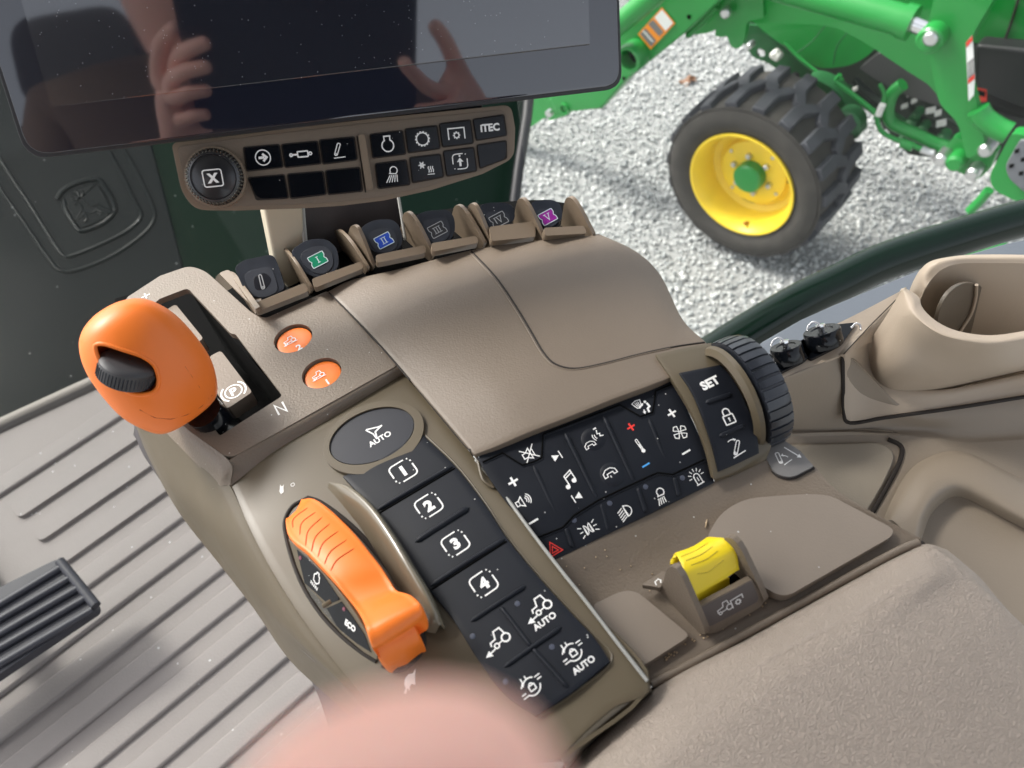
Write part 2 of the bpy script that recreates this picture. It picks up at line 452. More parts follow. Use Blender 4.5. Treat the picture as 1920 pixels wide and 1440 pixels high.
def gear(cx, cy, r, n=8, w=.1, tooth=.28):
    out = [L_(circ(cx, cy, r, 20), w, True)]
    for i in range(n):
        a = math.tau*i/n; out.append(L_([(cx+math.cos(a)*r*1.02, cy+math.sin(a)*r*1.02), (cx+math.cos(a)*r*(1+tooth), cy+math.sin(a)*r*(1+tooth))], w*1.3))
    return out
def arrow(x0, y0, x1, y1, w=.12, hd=.3):
    d = Vector((x1-x0, y1-y0)).normalized(); n_ = Vector((-d.y, d.x)); t = Vector((x1, y1)); b = t-d*hd
    return [L_([(x0, y0), tuple(b)], w), P_([tuple(t), tuple(b+n_*hd*.62), tuple(b-n_*hd*.62)])]
PLUS = [L_([(-.9, 0), (.9, 0)], .38), L_([(0, -.9), (0, .9)], .38)]
MINUS = [L_([(-.9, 0), (.9, 0)], .34)]
BOOM = [L_(rnd([(-.42, -.62), (-.12, -.7), (.38, .62), (.08, .72)], .18, 4), .11, True), L_(circ(-.24, -.48, .08, 8), .07, True)]
SPK = [L_([(-.9, -.28), (-.5, -.28), (-.05, -.65), (-.05, .65), (-.5, .28), (-.9, .28)], .12, True), L_([(-.5, -.28), (-.5, .28)], .08)]
NOTE = [P_(circ(-.5, -.65, .27, 12)), P_(circ(.45, -.35, .27, 12)), L_([(-.27, -.6), (-.27, .6), (.68, .9), (.68, -.3)], .13), L_([(-.27, .32), (.68, .6)], .13)]
LAMP = [L_(arc(.15, .3, .42, -60, 200, 14)+[(-.35, -.0), (.35, -.08)], .12, True)]+[L_([(-.38+.2*i, -.25), (-.75+.3*i, -.95)], .11) for i in range(4)]
PHON = [L_([(-.9, -.3), (-.85, .25), (-.35, .62), (.35, .62), (.85, .25), (.9, -.3), (.45, -.3), (.4, .05), (-.4, .05), (-.45, -.3)], .12, True)]
LOCK = [L_(rnd([(-.55, -.9), (.55, -.9), (.55, .05), (-.55, .05)], .08, 3), .14, True), L_([(-.36, .05), (-.36, .35)]+arc(0, .42, .36, 180, 0, 10)+[(.36, .05)], .14), P_(circ(0, -.32, .12, 10)), L_([(0, -.35), (0, -.65)], .12)]
DIFF = [L_(arc(0, 0, .66, 50, 150, 10), .1), L_(arc(0, 0, .66, 215, 345, 12), .1), rrect(.24, .2, .04, .1, 0, -.1), L_(arc(0, .1, .16, 0, 180, 6), .09),
        L_([(-.42, .95), (-.42, .62), (-.75, .3)], .09), L_([(-.05, .95), (-.05, .66)], .09), L_([(.55, .42), (1.0, .42)], .09), L_([(.62, .16), (1.0, .16)], .09), L_([(-.55, -.42), (-1.0, -.42)], .09), L_([(-.62, -.16), (-1.0, -.16)], .09)]
FAN = [L_(circ(0, 0, .14, 8), .1, True)]+[L_([(math.cos(a)*.2, math.sin(a)*.2)]+[(math.cos(a+b)*rr, math.sin(a+b)*rr) for b, rr in ((-.35, .5), (-.45, .85), (0, 1), (.5, .85), (.45, .5))]+[(math.cos(a)*.2, math.sin(a)*.2)], .11) for a in (rad(20), rad(110), rad(200), rad(290))]
# ============================================================ ARMREST CONSOLE
con = thing('armrest_console', 'tan armrest console with orange lever, orange dial, lettered black keypads and a padded rest', 'control console', V(800, 800, -60))
GP = (V(500, 650, 0), ZU)                       # gate panel plane
# --- rear part of the body (keypad strip)
patch('console_body', [
    [(424, 900, -9), (520, 838, -6), (640, 766, -6), (764, 696, -6)],
    [(470, 1000, -10), (570, 930, -7.5), (700, 858, -6), (890, 858, -5)],
    [(525, 1100, -12), (640, 1030, -9), (820, 985, -6.5), (1000, 1000, -5.5)],
    [(600, 1210, -14), (720, 1160, -9.5), (900, 1120, -7), (1105, 1134, -6)],
    [(700, 1330, -16), (800, 1285, -11), (980, 1250, -8), (1217, 1280, -7)],
    [(730, 1372, -16.7), (832, 1335, -11.6), (990, 1312, -8.6), (1150, 1328, -7.6)],
    [(762, 1412, -17.3), (865, 1385, -12.2), (1000, 1372, -9.2), (1092, 1378, -8.2)],
    [(800, 1460, -18), (900, 1440, -13), (985, 1430, -10), (1052, 1424, -9)]], OLIVE, con, thick=4, bev=.8, key='body')
patch('side_shell', [
    [(225, 590, -1), (212, 605, -8), (204, 630, -30), (200, 650, -80)],
    [(270, 725, -1), (256, 738, -8), (247, 765, -30), (250, 790, -80)],
    [(350, 808, -1.5), (318, 806, -8), (272, 818, -42), (285, 870, -90)],
    [(428, 906, -8), (390, 908, -16), (322, 908, -52), (335, 960, -95)],
    [(472, 1000, -10), (440, 1003, -18), (386, 988, -52), (405, 1050, -100)],
    [(527, 1100, -12), (500, 1106, -20), (455, 1086, -50), (475, 1140, -100)],
    [(602, 1210, -14), (570, 1208, -20), (527, 1180, -44), (545, 1240, -100)],
    [(702, 1330, -16), (680, 1325, -22), (641, 1283, -40), (650, 1340, -100)],
    [(802, 1460, -18), (780, 1455, -24), (752, 1410, -36), (750, 1480, -100)]], OLIVE, con, thick=2, bev=0, key='side')
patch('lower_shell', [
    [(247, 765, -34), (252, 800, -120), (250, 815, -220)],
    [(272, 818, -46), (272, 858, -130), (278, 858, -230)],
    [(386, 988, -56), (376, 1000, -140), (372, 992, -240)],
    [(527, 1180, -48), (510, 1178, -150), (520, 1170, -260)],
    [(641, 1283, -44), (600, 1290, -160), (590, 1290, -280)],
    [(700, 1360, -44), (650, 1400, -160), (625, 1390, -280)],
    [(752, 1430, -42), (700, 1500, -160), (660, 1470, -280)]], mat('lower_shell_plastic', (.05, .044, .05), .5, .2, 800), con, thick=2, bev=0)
# --- gate panel with slot and two button wells
gate = plate('gate_panel', [
    [(300, 517), (355, 498, 14), (385, 508, 12), (474, 588, 10), (497, 597, 10), (614, 545, 6), (745, 685, 6), (428, 862, 24), (345, 800), (268, 722), (222, 640), (214, 590), (240, 556)],
    [(300, 560, 2), (352, 540, 8), (432, 625, 4), (442, 627, 3), (530, 742, 8), (412, 817, 5), (376, 770, 3), (250, 600)]],
    GP, TAN, con, thick=4, bev=.7, circles=[(549.5, 634, 10.9), (603, 699, 10.7)])
patch('gate_bevel', [
    [(745, 683, -.2), (600, 763, -.2), (480, 832, -.2), (428, 864, -.3)],
    [(751, 690, -1.5), (607, 772, -1.6), (490, 840, -1.8), (424, 882, -3)],
    [(757, 702, -6.3), (614, 790, -6.5), (505, 856, -7), (432, 912, -8.6)]], TAN, con, thick=1.5, bev=.3, k=6)
patch('gate_side', [
    [(268, 721, -.2), (259, 732, -3), (250, 752, -12)],
    [(345, 800, -.2), (331, 803, -3), (312, 812, -10)],
    [(428, 863, -.3), (408, 882, -4), (398, 902, -13)],
    [(432, 909, -8), (415, 911, -10), (399, 914, -16)]], TAN, con, thick=1.5, bev=0)
plate('gate_cavity', [[(215, 560), (370, 515), (560, 750), (400, 850), (230, 700)]], (V(450, 680, -60), ZU), DARK, con, thick=1, bev=0)
for pts in ([(352, 538), (532, 744)], [(532, 744), (411, 819)], [(411, 819), (374, 768)]):
    a, b = pts; n = 8
    vs = [V(a[0]+(b[0]-a[0])*t, a[1]+(b[1]-a[1])*t, -4) for t in (0, 1)]+[V(a[0]+(b[0]-a[0])*t, a[1]+(b[1]-a[1])*t, -4)-ZU*.06 for t in (1, 0)]
    link('slot_wall', meshof(vs, [(0, 1, 2, 3)], False), DARK, con)
# park lock blocks in the slot
blk = plate('park_block', [[(393, 668, 5), (414, 657, 7), (473, 735, 6), (427, 766, 5), (395, 720)]], (V(430, 715, -5), ZU), TANF, con, thick=10, bev=.6)
BP = (V(430, 715, -5), ZU)
sym(BP, 438, 734, 25, [T_('P', 0, 0, .8, .03), L_(circ(0, 0, .64, 24), .11, True), L_(arc(0, 0, .93, -52, 52, 12), .14), L_(arc(0, 0, .93, 128, 232, 12), .14)], blk)
plate('slot_block', [[(310, 582), (329, 570, 6), (381, 634, 5), (372, 642, 4), (340, 650)]], (V(350, 610, -5), ZU), TANF, con, thick=10, bev=.6)
sym(GP, 526, 766, 15, [L_([(-.5, -.9), (-.5, .9), (.55, -.9), (.55, .9)], .26)], gate, Lw=Vector((.92, .40, 0)))
sym(GP, 273, 555, 10, [L_([(-.8, 0), (.8, 0)], .25), L_([(0, -.8), (0, .8)], .25)], gate)
# orange round buttons in wells
for (x, y, num, yy) in ((549.5, 634, '2', 0), (603, 699, '1', 0)):
    C = on_plane(x, y, GP[0], ZU)-ZU*3.2*MM
    lathe('button_well', [(.0112, .0030), (.0112, -.001), (.001, -.001)], C, ZU, DARK, con)
    b = lathe('round_button', [(.01025, -.0005), (.01025, .0006), (.0099, .0011), (.0092, .0013), (.005, .0012), (0, .0011)], C, ZU, ORG, con, label='orange round button marked %s' % num)
    PL = (C+ZU*.00135, ZU)
    q = tr(-.12, .18, .82)+[L_([(-1.05, -.42), (.6, -.42)], .1), P_([(-1.15, -.42), (-.8, -.25), (-.8, -.58)])]
    sym(PL, x-3, y+4, 16, q, b, lift=.1); sym(PL, x+11, y+17, 8, [T_(num, 0, 0, 1.9, .03)], b, lift=.1)
# --- orange drive lever
kb = V(372, 770, 12); kt = V(236, 618, 62)
AX = (kt-kb).normalized()
K = []
# cross sections of the knob: (px centre, height, half extents across / along the view)
secs = [(357, 781, 8, 30), (356, 777, 9, 52), (353, 768, 12, 66), (338, 747, 18, 81), (314, 720, 26, 94), (289, 691, 35, 98), (264, 663, 44, 98), (244, 639, 50.5, 94), (228, 619, 56, 86), (214, 601, 60, 73), (205, 590, 63, 57), (200, 584, 64, 40), (197, 580, 64.5, 22), (196, 579, 64.6, 3)]
secs = [(a, b, c, r*px_m(V(a, b, c)), r*px_m(V(a, b, c))*.82) for a, b, c, r in secs]
k0, k1 = V(357, 781, 8), V(198, 581, 64.5)
pts = [k0.lerp(k1, (Vector((357-a, 781-b)).dot(Vector((159, 200)))/(159**2+200**2))) for a, b, c, *_ in secs]
n = 36; vs, fs = [], []
SP = spline(pts, 3); RU = []; 
def lerp_list(vals, k):
    q = [Vector((v, 0, 0)) for v in vals]; return [p.x for p in spline(q, k)]
ra = lerp_list([s[3] for s in secs], 3); rb = lerp_list([s[4] for s in secs], 3)
for i, p in enumerate(SP):
    t = (SP[-1]-SP[0]).normalized()
    view = (CAM-(SP[0]+SP[-1])/2).normalized(); u = t.cross(view).normalized(); v_ = u.cross(t)
    for j in range(n):
        a = math.tau*j/n; c, s = math.cos(a), math.sin(a)
        e = .93; cc = math.copysign(abs(c)**e, c); ss = math.copysign(abs(s)**e, s)
        vs.append(p+u*cc*ra[i]+v_*ss*rb[i])
for i in range(len(SP)-1):
    for j in range(n): fs.append((i*n+j, i*n+(j+1) % n, (i+1)*n+(j+1) % n, (i+1)*n+j))
fs.append(tuple(range(n))[::-1]); fs.append(tuple((len(SP)-1)*n+j for j in range(n)))
knob = link('lever_knob', meshof(vs, fs), ORG, con)
bmk = bmesh.new(); bmk.from_mesh(knob.data); bmesh.ops.recalc_face_normals(bmk, faces=bmk.faces); bmk.to_mesh(knob.data); bmk.free()
SURF['knob'] = BVHTree.FromPolygons([v.co.copy() for v in knob.data.vertices], [tuple(p.vertices) for p in knob.data.polygons])
mouth = [(177, 648), (196, 645), (230, 656), (264, 667), (288, 683), (297, 704), (296, 726), (283, 738), (258, 741), (236, 734), (214, 716), (194, 694), (181, 670)]
mo = [tuple(p)[:2] for p in spline([Vector((a, b, 0)) for a, b in mouth], 3, closed=True)]
dd = rayv(240, 695).normalized(); cpt = hit(240, 700, 'knob')[0]; dep = (cpt-CAM).dot(DV)
ring0 = [D(x, y, dep-.06) for x, y in mo]; ring1 = [D(x, y, dep+.014) for x, y in mo]
m_ = len(mo); cv = ring0+ring1; cf = [tuple(range(m_)), tuple(range(m_, 2*m_))[::-1]]+[(i, i+m_, (i+1) % m_+m_, (i+1) % m_) for i in range(m_)]
cut = link('cutter', meshof(cv, cf, False), None)
bmk = bmesh.new(); bmk.from_mesh(cut.data); bmesh.ops.recalc_face_normals(bmk, faces=bmk.faces); bmk.to_mesh(cut.data); bmk.free()
bo = knob.modifiers.new('b', 'BOOLEAN'); bo.operation = 'DIFFERENCE'; bo.object = cut; bo.solver = 'EXACT'
dg = bpy.context.evaluated_depsgraph_get(); dg.update()
nm = bpy.data.meshes.new_from_object(knob.evaluated_get(dg)); knob.modifiers.clear(); knob.data = nm
bpy.data.objects.remove(cut); MODS.append((knob, 'sharp'))
lipP = [hit(x, y, 'knob') for x, y in mo]; lipP = [a-b*.0006 for a, b in lipP]; tube('mouth_lip', lipP+[lipP[0], lipP[1]], .0011, ORG, knob, n=10)
# inner black liner and ribbed thumb wheel
WC = D(240, 688, dep+.0058)
wax = (D(252, 636, dep)-D(240, 688, dep)).normalized()*.88+(CAM-WC).normalized()*.5
wax.normalize()
prof = [(.0005, .0042), (.0095, .0042), (.0118, .0036), (.0128, .0024), (.0128, -.0055), (.0115, -.0065), (.0005, -.0065)]
tw = lathe('thumb_wheel', prof, WC, wax, mat('thumb_wheel_face', (.045, .045, .048), .55, .2, 1500), knob)
u = wax.orthogonal().normalized(); v_ = wax.cross(u); vs, fs = [], []
for i in range(48):
    a = math.tau*i/48; r_ = u*math.cos(a)+v_*math.sin(a); t_ = wax.cross(r_)
    b = len(vs)
    for (rr, hh, tt) in ((.0127, .0012, -.0003), (.0127, .0012, .0003), (.0127, -.0053, .0003), (.0127, -.0053, -.0003), (.0132, .0008, 0), (.0132, -.005, 0)):
        vs.append(WC+r_*rr+wax*hh+t_*tt)
    fs += [(b, b+4, b+5, b+3), (b+4, b+1, b+2, b+5), (b, b+1, b+4), (b+3, b+5, b+2)]
link('thumb_wheel_ribs', meshof(vs, fs, False), BLKP, knob)
# parting lines at the knob's foot and scuffs
tube('lever_collar', [V(380, 770, 8), V(392, 780, 2), V(408, 793, -8), V(432, 806, -26)], [.0095, .0095, .0085, .008], BLKG, con, n=20)
tube('parting_line', [hit(x, y, 'knob')[0] for x, y in ((262, 768), (290, 783), (320, 786), (350, 778), (378, 762), (398, 741))], .00022, mat('orange_line', (.45, .07, .01), .6), knob, n=5)
tube('scuff_line', [hit(x, y, 'knob')[0] for x, y in ((347, 687), (360, 706), (374, 726), (392, 748))], .00012, mat('orange_line', (.45, .07, .01), .6), knob, n=4)

# --- control lever bank
levers = [
 # paddle face, ledge, symbol
 ([(439, 502, 8), (455, 488, 10), (512, 476, 12), (522, 497, 10), (535, 541, 8), (497, 560, 12), (463, 555, 10)], [(475, 569, 5), (571, 530, 5), (579, 546, 5), (480, 585, 5)], 'boom', (491, 528), None, 4),
 ([(544, 470, 12), (575, 449, 14), (612, 447, 14), (633, 466, 12), (636, 500, 12), (612, 522, 14), (582, 518, 14), (555, 497, 12)], [(584, 523, 6), (677, 490, 6), (682, 503, 5), (590, 540, 5)], 'I', (596, 487), BGRN, 6),
 ([(674, 428, 12), (700, 412, 14), (738, 411, 12), (753, 430, 12), (756, 458, 12), (738, 474, 14), (706, 476, 14), (686, 458, 12)], [(704, 478, 6), (797, 459, 6), (799, 474, 5), (706, 493, 5)], 'II', (720, 451), BBLU, 9),
 ([(775, 406, 12), (800, 395, 12), (842, 393, 12), (853, 410, 12), (853, 440, 12), (834, 456, 12), (806, 459, 12), (790, 440, 12)], [(808, 456, 6), (894, 442, 6), (898, 455, 5), (811, 472, 5)], 'III', (820, 431), BDRK, 11),
 ([(897, 385, 12), (920, 379, 12), (955, 381, 10), (964, 390, 10), (966, 412, 10), (946, 425, 10), (915, 428, 10), (908, 412, 10)], [(917, 425, 6), (1001, 415, 6), (1004, 426, 4), (1004, 444, 3), (922, 452, 3), (920, 440)], 'IV', (935, 412), BDRK, 11),
 ([(993, 381, 10), (1012, 374, 12), (1040, 375, 12), (1053, 385, 12), (1055, 410, 10), (1042, 420, 10), (1016, 422, 10), (1003, 408, 10)], [(1019, 427, 6), (1096, 423, 6), (1100, 438, 5), (1022, 442, 5)], 'V', (1027, 407), BPUR, 9)]
LB = Vector((.90, .43, 0)).normalized(); FB = Vector((-.43, .90, 0)).normalized()
for (face, ledge, sy, sc, bm_, z) in levers:
    cx = sum(p[0] for p in face)/len(face); cy = sum(p[1] for p in face)/len(face)
    N = (ZU*.95-FB*.55-LB*.05).normalized(); P0 = V(cx, cy, z+6)
    lab = 'black lever paddle with a %s' % ('loader arm symbol' if sy == 'boom' else 'badge numbered '+sy)
    cx2 = lambda p, k: (cx+(p[0]-cx)*k, cy+(p[1]-cy)*k)+tuple(p[2:])
    pd = plate('lever_paddle', [face], (P0, N), BLKP, con, thick=9, bev=2.6, seg=5, label=lab)
    inner = [(sc[0]+(p[0]-cx)*.70, sc[1]+(p[1]-cy)*.72, 12) for p in face]
    plate('paddle_dish', [inner], (P0, N), mat('paddle_satin', (.022, .026, .036), .42, .08, 1200, var=.25), pd, thick=1.2, bev=.5, up=.35, seg=3)
    PL = (P0+N*.45*MM, N)
    if bm_ is None:
        plate('badge', [[(sc[0]-17, sc[1]-8, 8), (sc[0]+6, sc[1]-18, 8), (sc[0]+20, sc[1]-4, 8), (sc[0]+8, sc[1]+14, 8), (sc[0]-12, sc[1]+17, 8)]], PL, mat('badge_inset', (.008, .009, .014), .3), pd, thick=.5, bev=.1)
        sym(PL, sc[0], sc[1], 17, [L_(rnd([(-.42, -.8), (-.08, -.85), (.32, .75), (.05, .85)], .18, 4), .11, True), L_(circ(-.2, -.62, .08, 8), .07, True)], pd, GRYI)
    else:
        o_ = [(-.9, .7), (.9, .7), (.9, .25), (.72, 0), (.9, -.25), (.9, -.7), (-.9, -.7), (-.9, -.25), (-.72, 0), (-.9, .25)]
        C, N2 = PL; X, Y, N3 = frame(N, LB); s = 17*px_m(C)
        C = on_plane(sc[0], sc[1], C, N)
        q = [('p', rnd(o_, .1, 3))]
        link('badge', meshof(*symbol_mesh(q, C, X, Y, N3, s, .08), smooth=False), bm_, pd)
        nn = {'I': [(0,)], 'II': [(-.17,), (.17,)], 'III': [(-.3,), (0,), (.3,)]}
        st = [L_(rnd(o_, .1, 3), .09, True)]
        if sy in nn:
            xs = [k[0] for k in nn[sy]]
            st += [L_([(x, -.32), (x, .32)], .1) for x in xs]+[L_([(min(xs)-.16, y), (max(xs)+.16, y)], .07) for y in (-.35, .35)]
        elif sy == 'V': st += [L_([(-.25, .35), (0, -.35), (.25, .35)], .1)]+[L_([(-.4, .37), (-.1, .37)], .07), L_([(.1, .37), (.4, .37)], .07)]
        else: st += [L_([(-.38, -.35), (-.38, .35)], .1), L_([(-.12, .35), (.12, -.35), (.38, .35)], .1), L_([(-.5, .37), (.5, .37)], .07)]
        col = {'III': GRYI, 'IV': GRYI}.get(sy, mat('badge_line', (.5, .6, .62), .5))
        link('symbol', meshof(*symbol_mesh(st, C, X, Y, N3, s, .16), smooth=False), col, pd)
    lx = sum(p[0] for p in ledge)/len(ledge); ly = sum(p[1] for p in ledge)/len(ledge)
    plate('lever_rest', [ledge], (V(lx, ly, z+3.5), (ZU*.9-FB*.5).normalized()), FIN, con, thick=7, bev=1.3, seg=4)
# fins between the levers: (top x,y, foot x,y, z foot, thickness)
for i, (tx, ty, fx, fy, z, th) in enumerate([(524, 465, 584, 545, 4, 1.8), (631, 433, 689, 505, 5, 2.0), (662, 424, 700, 499, 6, 2.0), (762, 399, 812, 478, 8, 2.0), (857, 386, 908, 457, 10, 2.0), (884, 383, 922, 456, 10, 2.0), (976, 373, 1020, 447, 9, 2.0), (1066, 371, 1112, 441, 7, 2.2)]):
    out = [(tx-9, ty+12, 6), (tx-5, ty-1, 7), (tx+5, ty-1, 7), (tx+(fx-tx)*.42, ty+(fy-ty)*.25, 25), (fx-3, fy-6, 6), (fx, fy, 3), (fx-10, fy+22), (tx+2, ty+95), (tx-16, ty+60)]
    plate('lever_fin', [out], (V(fx, fy, z), -LB), FIN, con, thick=th, bev=.75, seg=3, X=FB)
plate('lever_fin', [[(403, 520, 8), (412, 512, 8), (430, 512, 8), (481, 583, 5), (478, 592, 3), (466, 600), (404, 545)]], (V(480, 590, 2), -LB), FIN, con, thick=3, bev=.7, X=FB)
plate('lever_fin', [[(410, 512, 5), (428, 505, 5), (440, 516), (490, 560), (482, 583, 3)]], (V(470, 560, 3.5), ZU), FIN, con, thick=2, bev=.6)
patch('lever_bank_base', [
    [(400, 560, -22), (560, 470, -16), (700, 420, -12), (850, 390, -10), (1000, 375, -10), (1085, 385, -14)],
    [(470, 620, -12), (600, 560, -8), (720, 520, -4), (880, 480, -2), (1010, 460, -2), (1095, 452, -4)]], DARK, con, thick=2, bev=0)

# --- domed top cover with its lid
patch('top_cover', [[(614, 546, 1.5), (660, 524, 3.12), (750, 503, 5.5), (885, 468, 7.38), (1000, 451, 7.75), (1100, 441, 6.62), (1122, 437, 5)], [(645, 577, 1.5), (705, 548, 4.35), (790, 530, 7.2), (920, 505, 9.05), (1040, 478, 8.9), (1150, 462, 7.25), (1192, 470, 4)], [(700, 634, 1.8), (770, 612, 5.58), (850, 590, 8.4), (975, 565, 10.22), (1080, 537, 10.05), (1185, 512, 7.88), (1239, 515, 3)], [(755, 697, 2), (830, 680, 6.3), (905, 660, 9.1), (1010, 640, 10.9), (1120, 608, 10.7), (1230, 590, 8.5), (1280, 597, 4)], [(820, 772, 3), (885, 750, 6.53), (950, 730, 9.3), (1045, 705, 10.57), (1130, 680, 10.35), (1235, 655, 9.12), (1324, 641, 6)], [(889, 853, 4), (935, 835, 5.75), (990, 811, 7.5), (1070, 780, 8.75), (1150, 748, 9.5), (1256, 708, 9.25), (1345, 670, 6)]],
    TANF, con, thick=5, bev=1.0, k=7, key='cover')
lidpts = [(884, 471), (930, 520), (968, 575), (998, 625), (1020, 662), (1042, 683), (1078, 691), (1130, 682), (1200, 664), (1260, 651), (1321, 642)]
seam('lid_seam', 'cover', lidpts, SEAM, con, r=.5)
seam('lid_edge', 'cover', [(x-3.5, y+2.5) for x, y in lidpts[:-1]], TANF, con, r=.42)
# raised rim left of the cover
seam('cover_seam', ['cover', 'body'], [(617, 549), (665, 598), (710, 645), (757, 699), (800, 750), (850, 810), (888, 854)], SEAM, con, r=.5)
# --- steering AUTO button and its ring
BD = plane3((640, 766, -6), (1000, 1000, -5.5), (570, 930, -7.5))
nb = (ZU*.99-FWD*.05-LAT*.02).normalized()
RB = (V(700, 818, -3.2), nb)
def ell(cx, cy, a, b, rot, n=40):
    c, s = math.cos(rad(rot)), math.sin(rad(rot))
    return [(cx+a*math.cos(t)*c-b*math.sin(t)*s, cy+a*math.cos(t)*s+b*math.sin(t)*c) for t in [math.tau*i/n for i in range(n)]]
plate('button_ring', [ell(700, 820, 99, 63, -22, 64), ell(697, 817, 84, 48, -22, 64)], RB, OLIVE, con, thick=4, bev=1.1, seg=4)
ab = plate('steering_button', [ell(697, 817, 83, 47, -22, 64)], RB, mat('button_blueblack', (.008, .010, .018), .45, .08, 1300, var=.2, vscale=60, spots=.01), con, thick=3, bev=.8, up=-1.0, seg=3, label='oval black button marked AUTO')
RBs = (V(700, 818, -4.1), nb)
sym(RBs, 706, 812, 22, [L_([(-.55, .85), (.45, .45), (.05, .1), (-.2, -.25), (-.55, .85)][:2]+[(.75, .42)], .13), L_([(.75, .42), (-.02, .18), (-.25, -.55)], .14), L_([(-.25, -.55), (-.28, .1), (-.62, .85)], .12)], ab, Lw=Vector((.9, .44, 0)), lift=.05)
sym(RBs, 712, 823, 17, [T_('AUTO', 0, 0, .74, .03)], ab, Lw=Vector((.9, .44, 0)), lift=.05)
# --- numbered keypad
patch('numbered_keypad', [
    [(642, 893, -4.6), (700, 868, -4.2), (790, 812, -4.2)],
    [(705, 962, -4.4), (775, 920, -3.6), (852, 872, -3.6)],
    [(760, 1045, -4.4), (830, 1000, -3.4), (905, 940, -3.4)],
    [(803, 1104, -4.6), (875, 1055, -3.4), (950, 1008, -3.4)],
    [(848, 1160, -5), (915, 1110, -3.8), (1010, 1082, -3.8)],
    [(895, 1235, -5.4), (975, 1185, -4.2), (1072, 1150, -4.2)],
    [(945, 1300, -6), (1015, 1260, -4.6), (1115, 1196, -4.6)],
    [(1005, 1343, -6.4), (1070, 1300, -5), (1144, 1240, -5)]], BLK, con, thick=2.5, bev=.4, key='keys')
seam('keypad_border', ['keys', 'body'], [(792, 811), (855, 871), (908, 939), (952, 1007), (1013, 1081), (1075, 1149), (1118, 1195), (1147, 1240), (1072, 1301), (1007, 1345)], OLIVE, con, r=.55)
Lk = Vector((.9, .44, 0))
kp = bpy.data.objects['numbered_keypad']
for (x, y, t) in ((756, 883, '1'), (804, 948, '2'), (854, 1019, '3'), (907, 1094, '4')):
    sym('keys', x, y, 24, cut_ring(.92, .12)+[T_(t, 0, 0, 1.05, .055)], kp, Lw=Lk)
ribs('keypad_ridge', 'keys', [(706, 958, 850, 874, 8, 1.4), (778, 1017, 880, 952, 11, 1.6), (806, 1100, 948, 1010, 9, 1.4), (882, 1166, 987, 1098, 8, 1.3), (944, 1252, 1053, 1176, 8, 1.3), (938, 1137, 998, 1215, 8, 1.2), (998, 1215, 1066, 1290, 8, 1.2)], BLK, kp)
for pts in ([(708, 964), (780, 920), (853, 878)], [(808, 1106), (880, 1058), (950, 1015)]):
    tube('keypad_gap', [hit(*p, 'keys')[0] for p in [(pts[0][0]*(1-t)+pts[2][0]*t, pts[0][1]*(1-t)+pts[2][1]*t) for t in [i/10 for i in range(11)]]], .0005, DARK, kp, n=6)
def led(S, x, y, r, parent, m=None):
    C, N = hit(x, y, S); s = r*px_m(C)
    lathe('indicator_light', [(s, 0), (s*.9, .0002), (0, .0003)], C, N, m or mat('led_dim', (.07, .08, .11), .3), parent, n=14)
for (x, y) in ((886, 1193), (970, 1132), (1035, 1213), (948, 1278)): led('keys', x, y, 5.5, kp)
sym('keys', 931, 1203, 31, TRK, kp, Lw=Lk)
sym('keys', 1009, 1141, 31, TRK, kp, Lw=Lk)
sym('keys', 1021, 1165, 18, [T_('AUTO', 0, 0, .74, .03)], kp, Lw=Lk)
sym('keys', 1074, 1223, 25, DIFF, kp, Lw=Lk); sym('keys', 1094, 1247, 18, [T_('AUTO', 0, 0, .74, .03)], kp, Lw=Lk)
sym('keys', 997, 1287, 25, DIFF, kp, Lw=Lk)
sym(['body'], 768, 1277, 22, [P_([(-.9, -.55), (-.55, -.3), (-.5, .1), (-.2, .45), (.2, .55), (.55, .4), (.95, .62), (.62, .12), (.45, -.25), (.3, -.55), (.1, -.3), (-.15, -.35), (-.35, -.72), (-.4, -.35), (-.7, -.72)])], con, PAPER, d=(20, -14))
sym(['body'], 529, 917, 12, [P_([(-.4, -.8), (.1, -.7), (.25, 0), (.5, .6), (.1, .4), (-.05, .9), (-.3, .2), (-.5, -.2)])], con, PAPER, d=(12, -6), lift=.2)
sym(['body'], 549, 909, 6, [L_(circ(0, 0, .6, 8), .2, True)], con, PAPER, d=(6, -3), lift=.2)
# --- orange dial: swept rim with ribs and pointer
st_ = [  # left px, right px, z left, z right, bulge mm
 ((541, 985), (566, 937), -4, -3, 1.5), ((536, 975), (588, 936), 1, 1.5, 2.5), ((539, 1000), (612, 950), 4, 4, 3.0), ((552, 1018), (640, 975), 6.5, 6, 3.2), ((574, 1035), (668, 1004), 8.5, 8, 3.4),
 ((600, 1062), (692, 1034), 10, 9, 3.4), ((622, 1085), (714, 1062), 10.5, 9.5, 2.6), ((645, 1112), (732, 1090), 10.5, 9.5, .6), ((664, 1136), (745, 1108), 11, 10, .8), ((680, 1162), (770, 1116), 15, 15, 2.4), ((688, 1185), (790, 1135), 18, 18, 2.2),
 ((698, 1214), (793, 1160), 14, 14, 2.0), ((706, 1217), (778, 1172), 7, 7, 1.6), ((708, 1226), (784, 1186), 4, 4, 2.2), ((712, 1238), (790, 1204), 0, 0, 2.2), ((728, 1250), (786, 1218), -5, -5, 1.5), ((745, 1252), (765, 1245), -10, -10, .5)]
rows = []
for (a, b, za, zb, bu) in st_:
    A, B = V(*a, za), V(*b, zb); r_ = []
    nrm = ZU*.8+LAT*.1-FWD*.4
    for k, f in ((-.0, None), (0, 1), (.12, 1), (.35, 1), (.65, 1), (.88, 1), (1, 1), (1.0, None)):
        p = A.lerp(B, k)
        if f is None: p = p-ZU*.010
        else: p = p+nrm*(math.sin(math.pi*min(1, max(0, k)))**.5*bu*MM)
        r_.append(p)
    rows.append(r_)
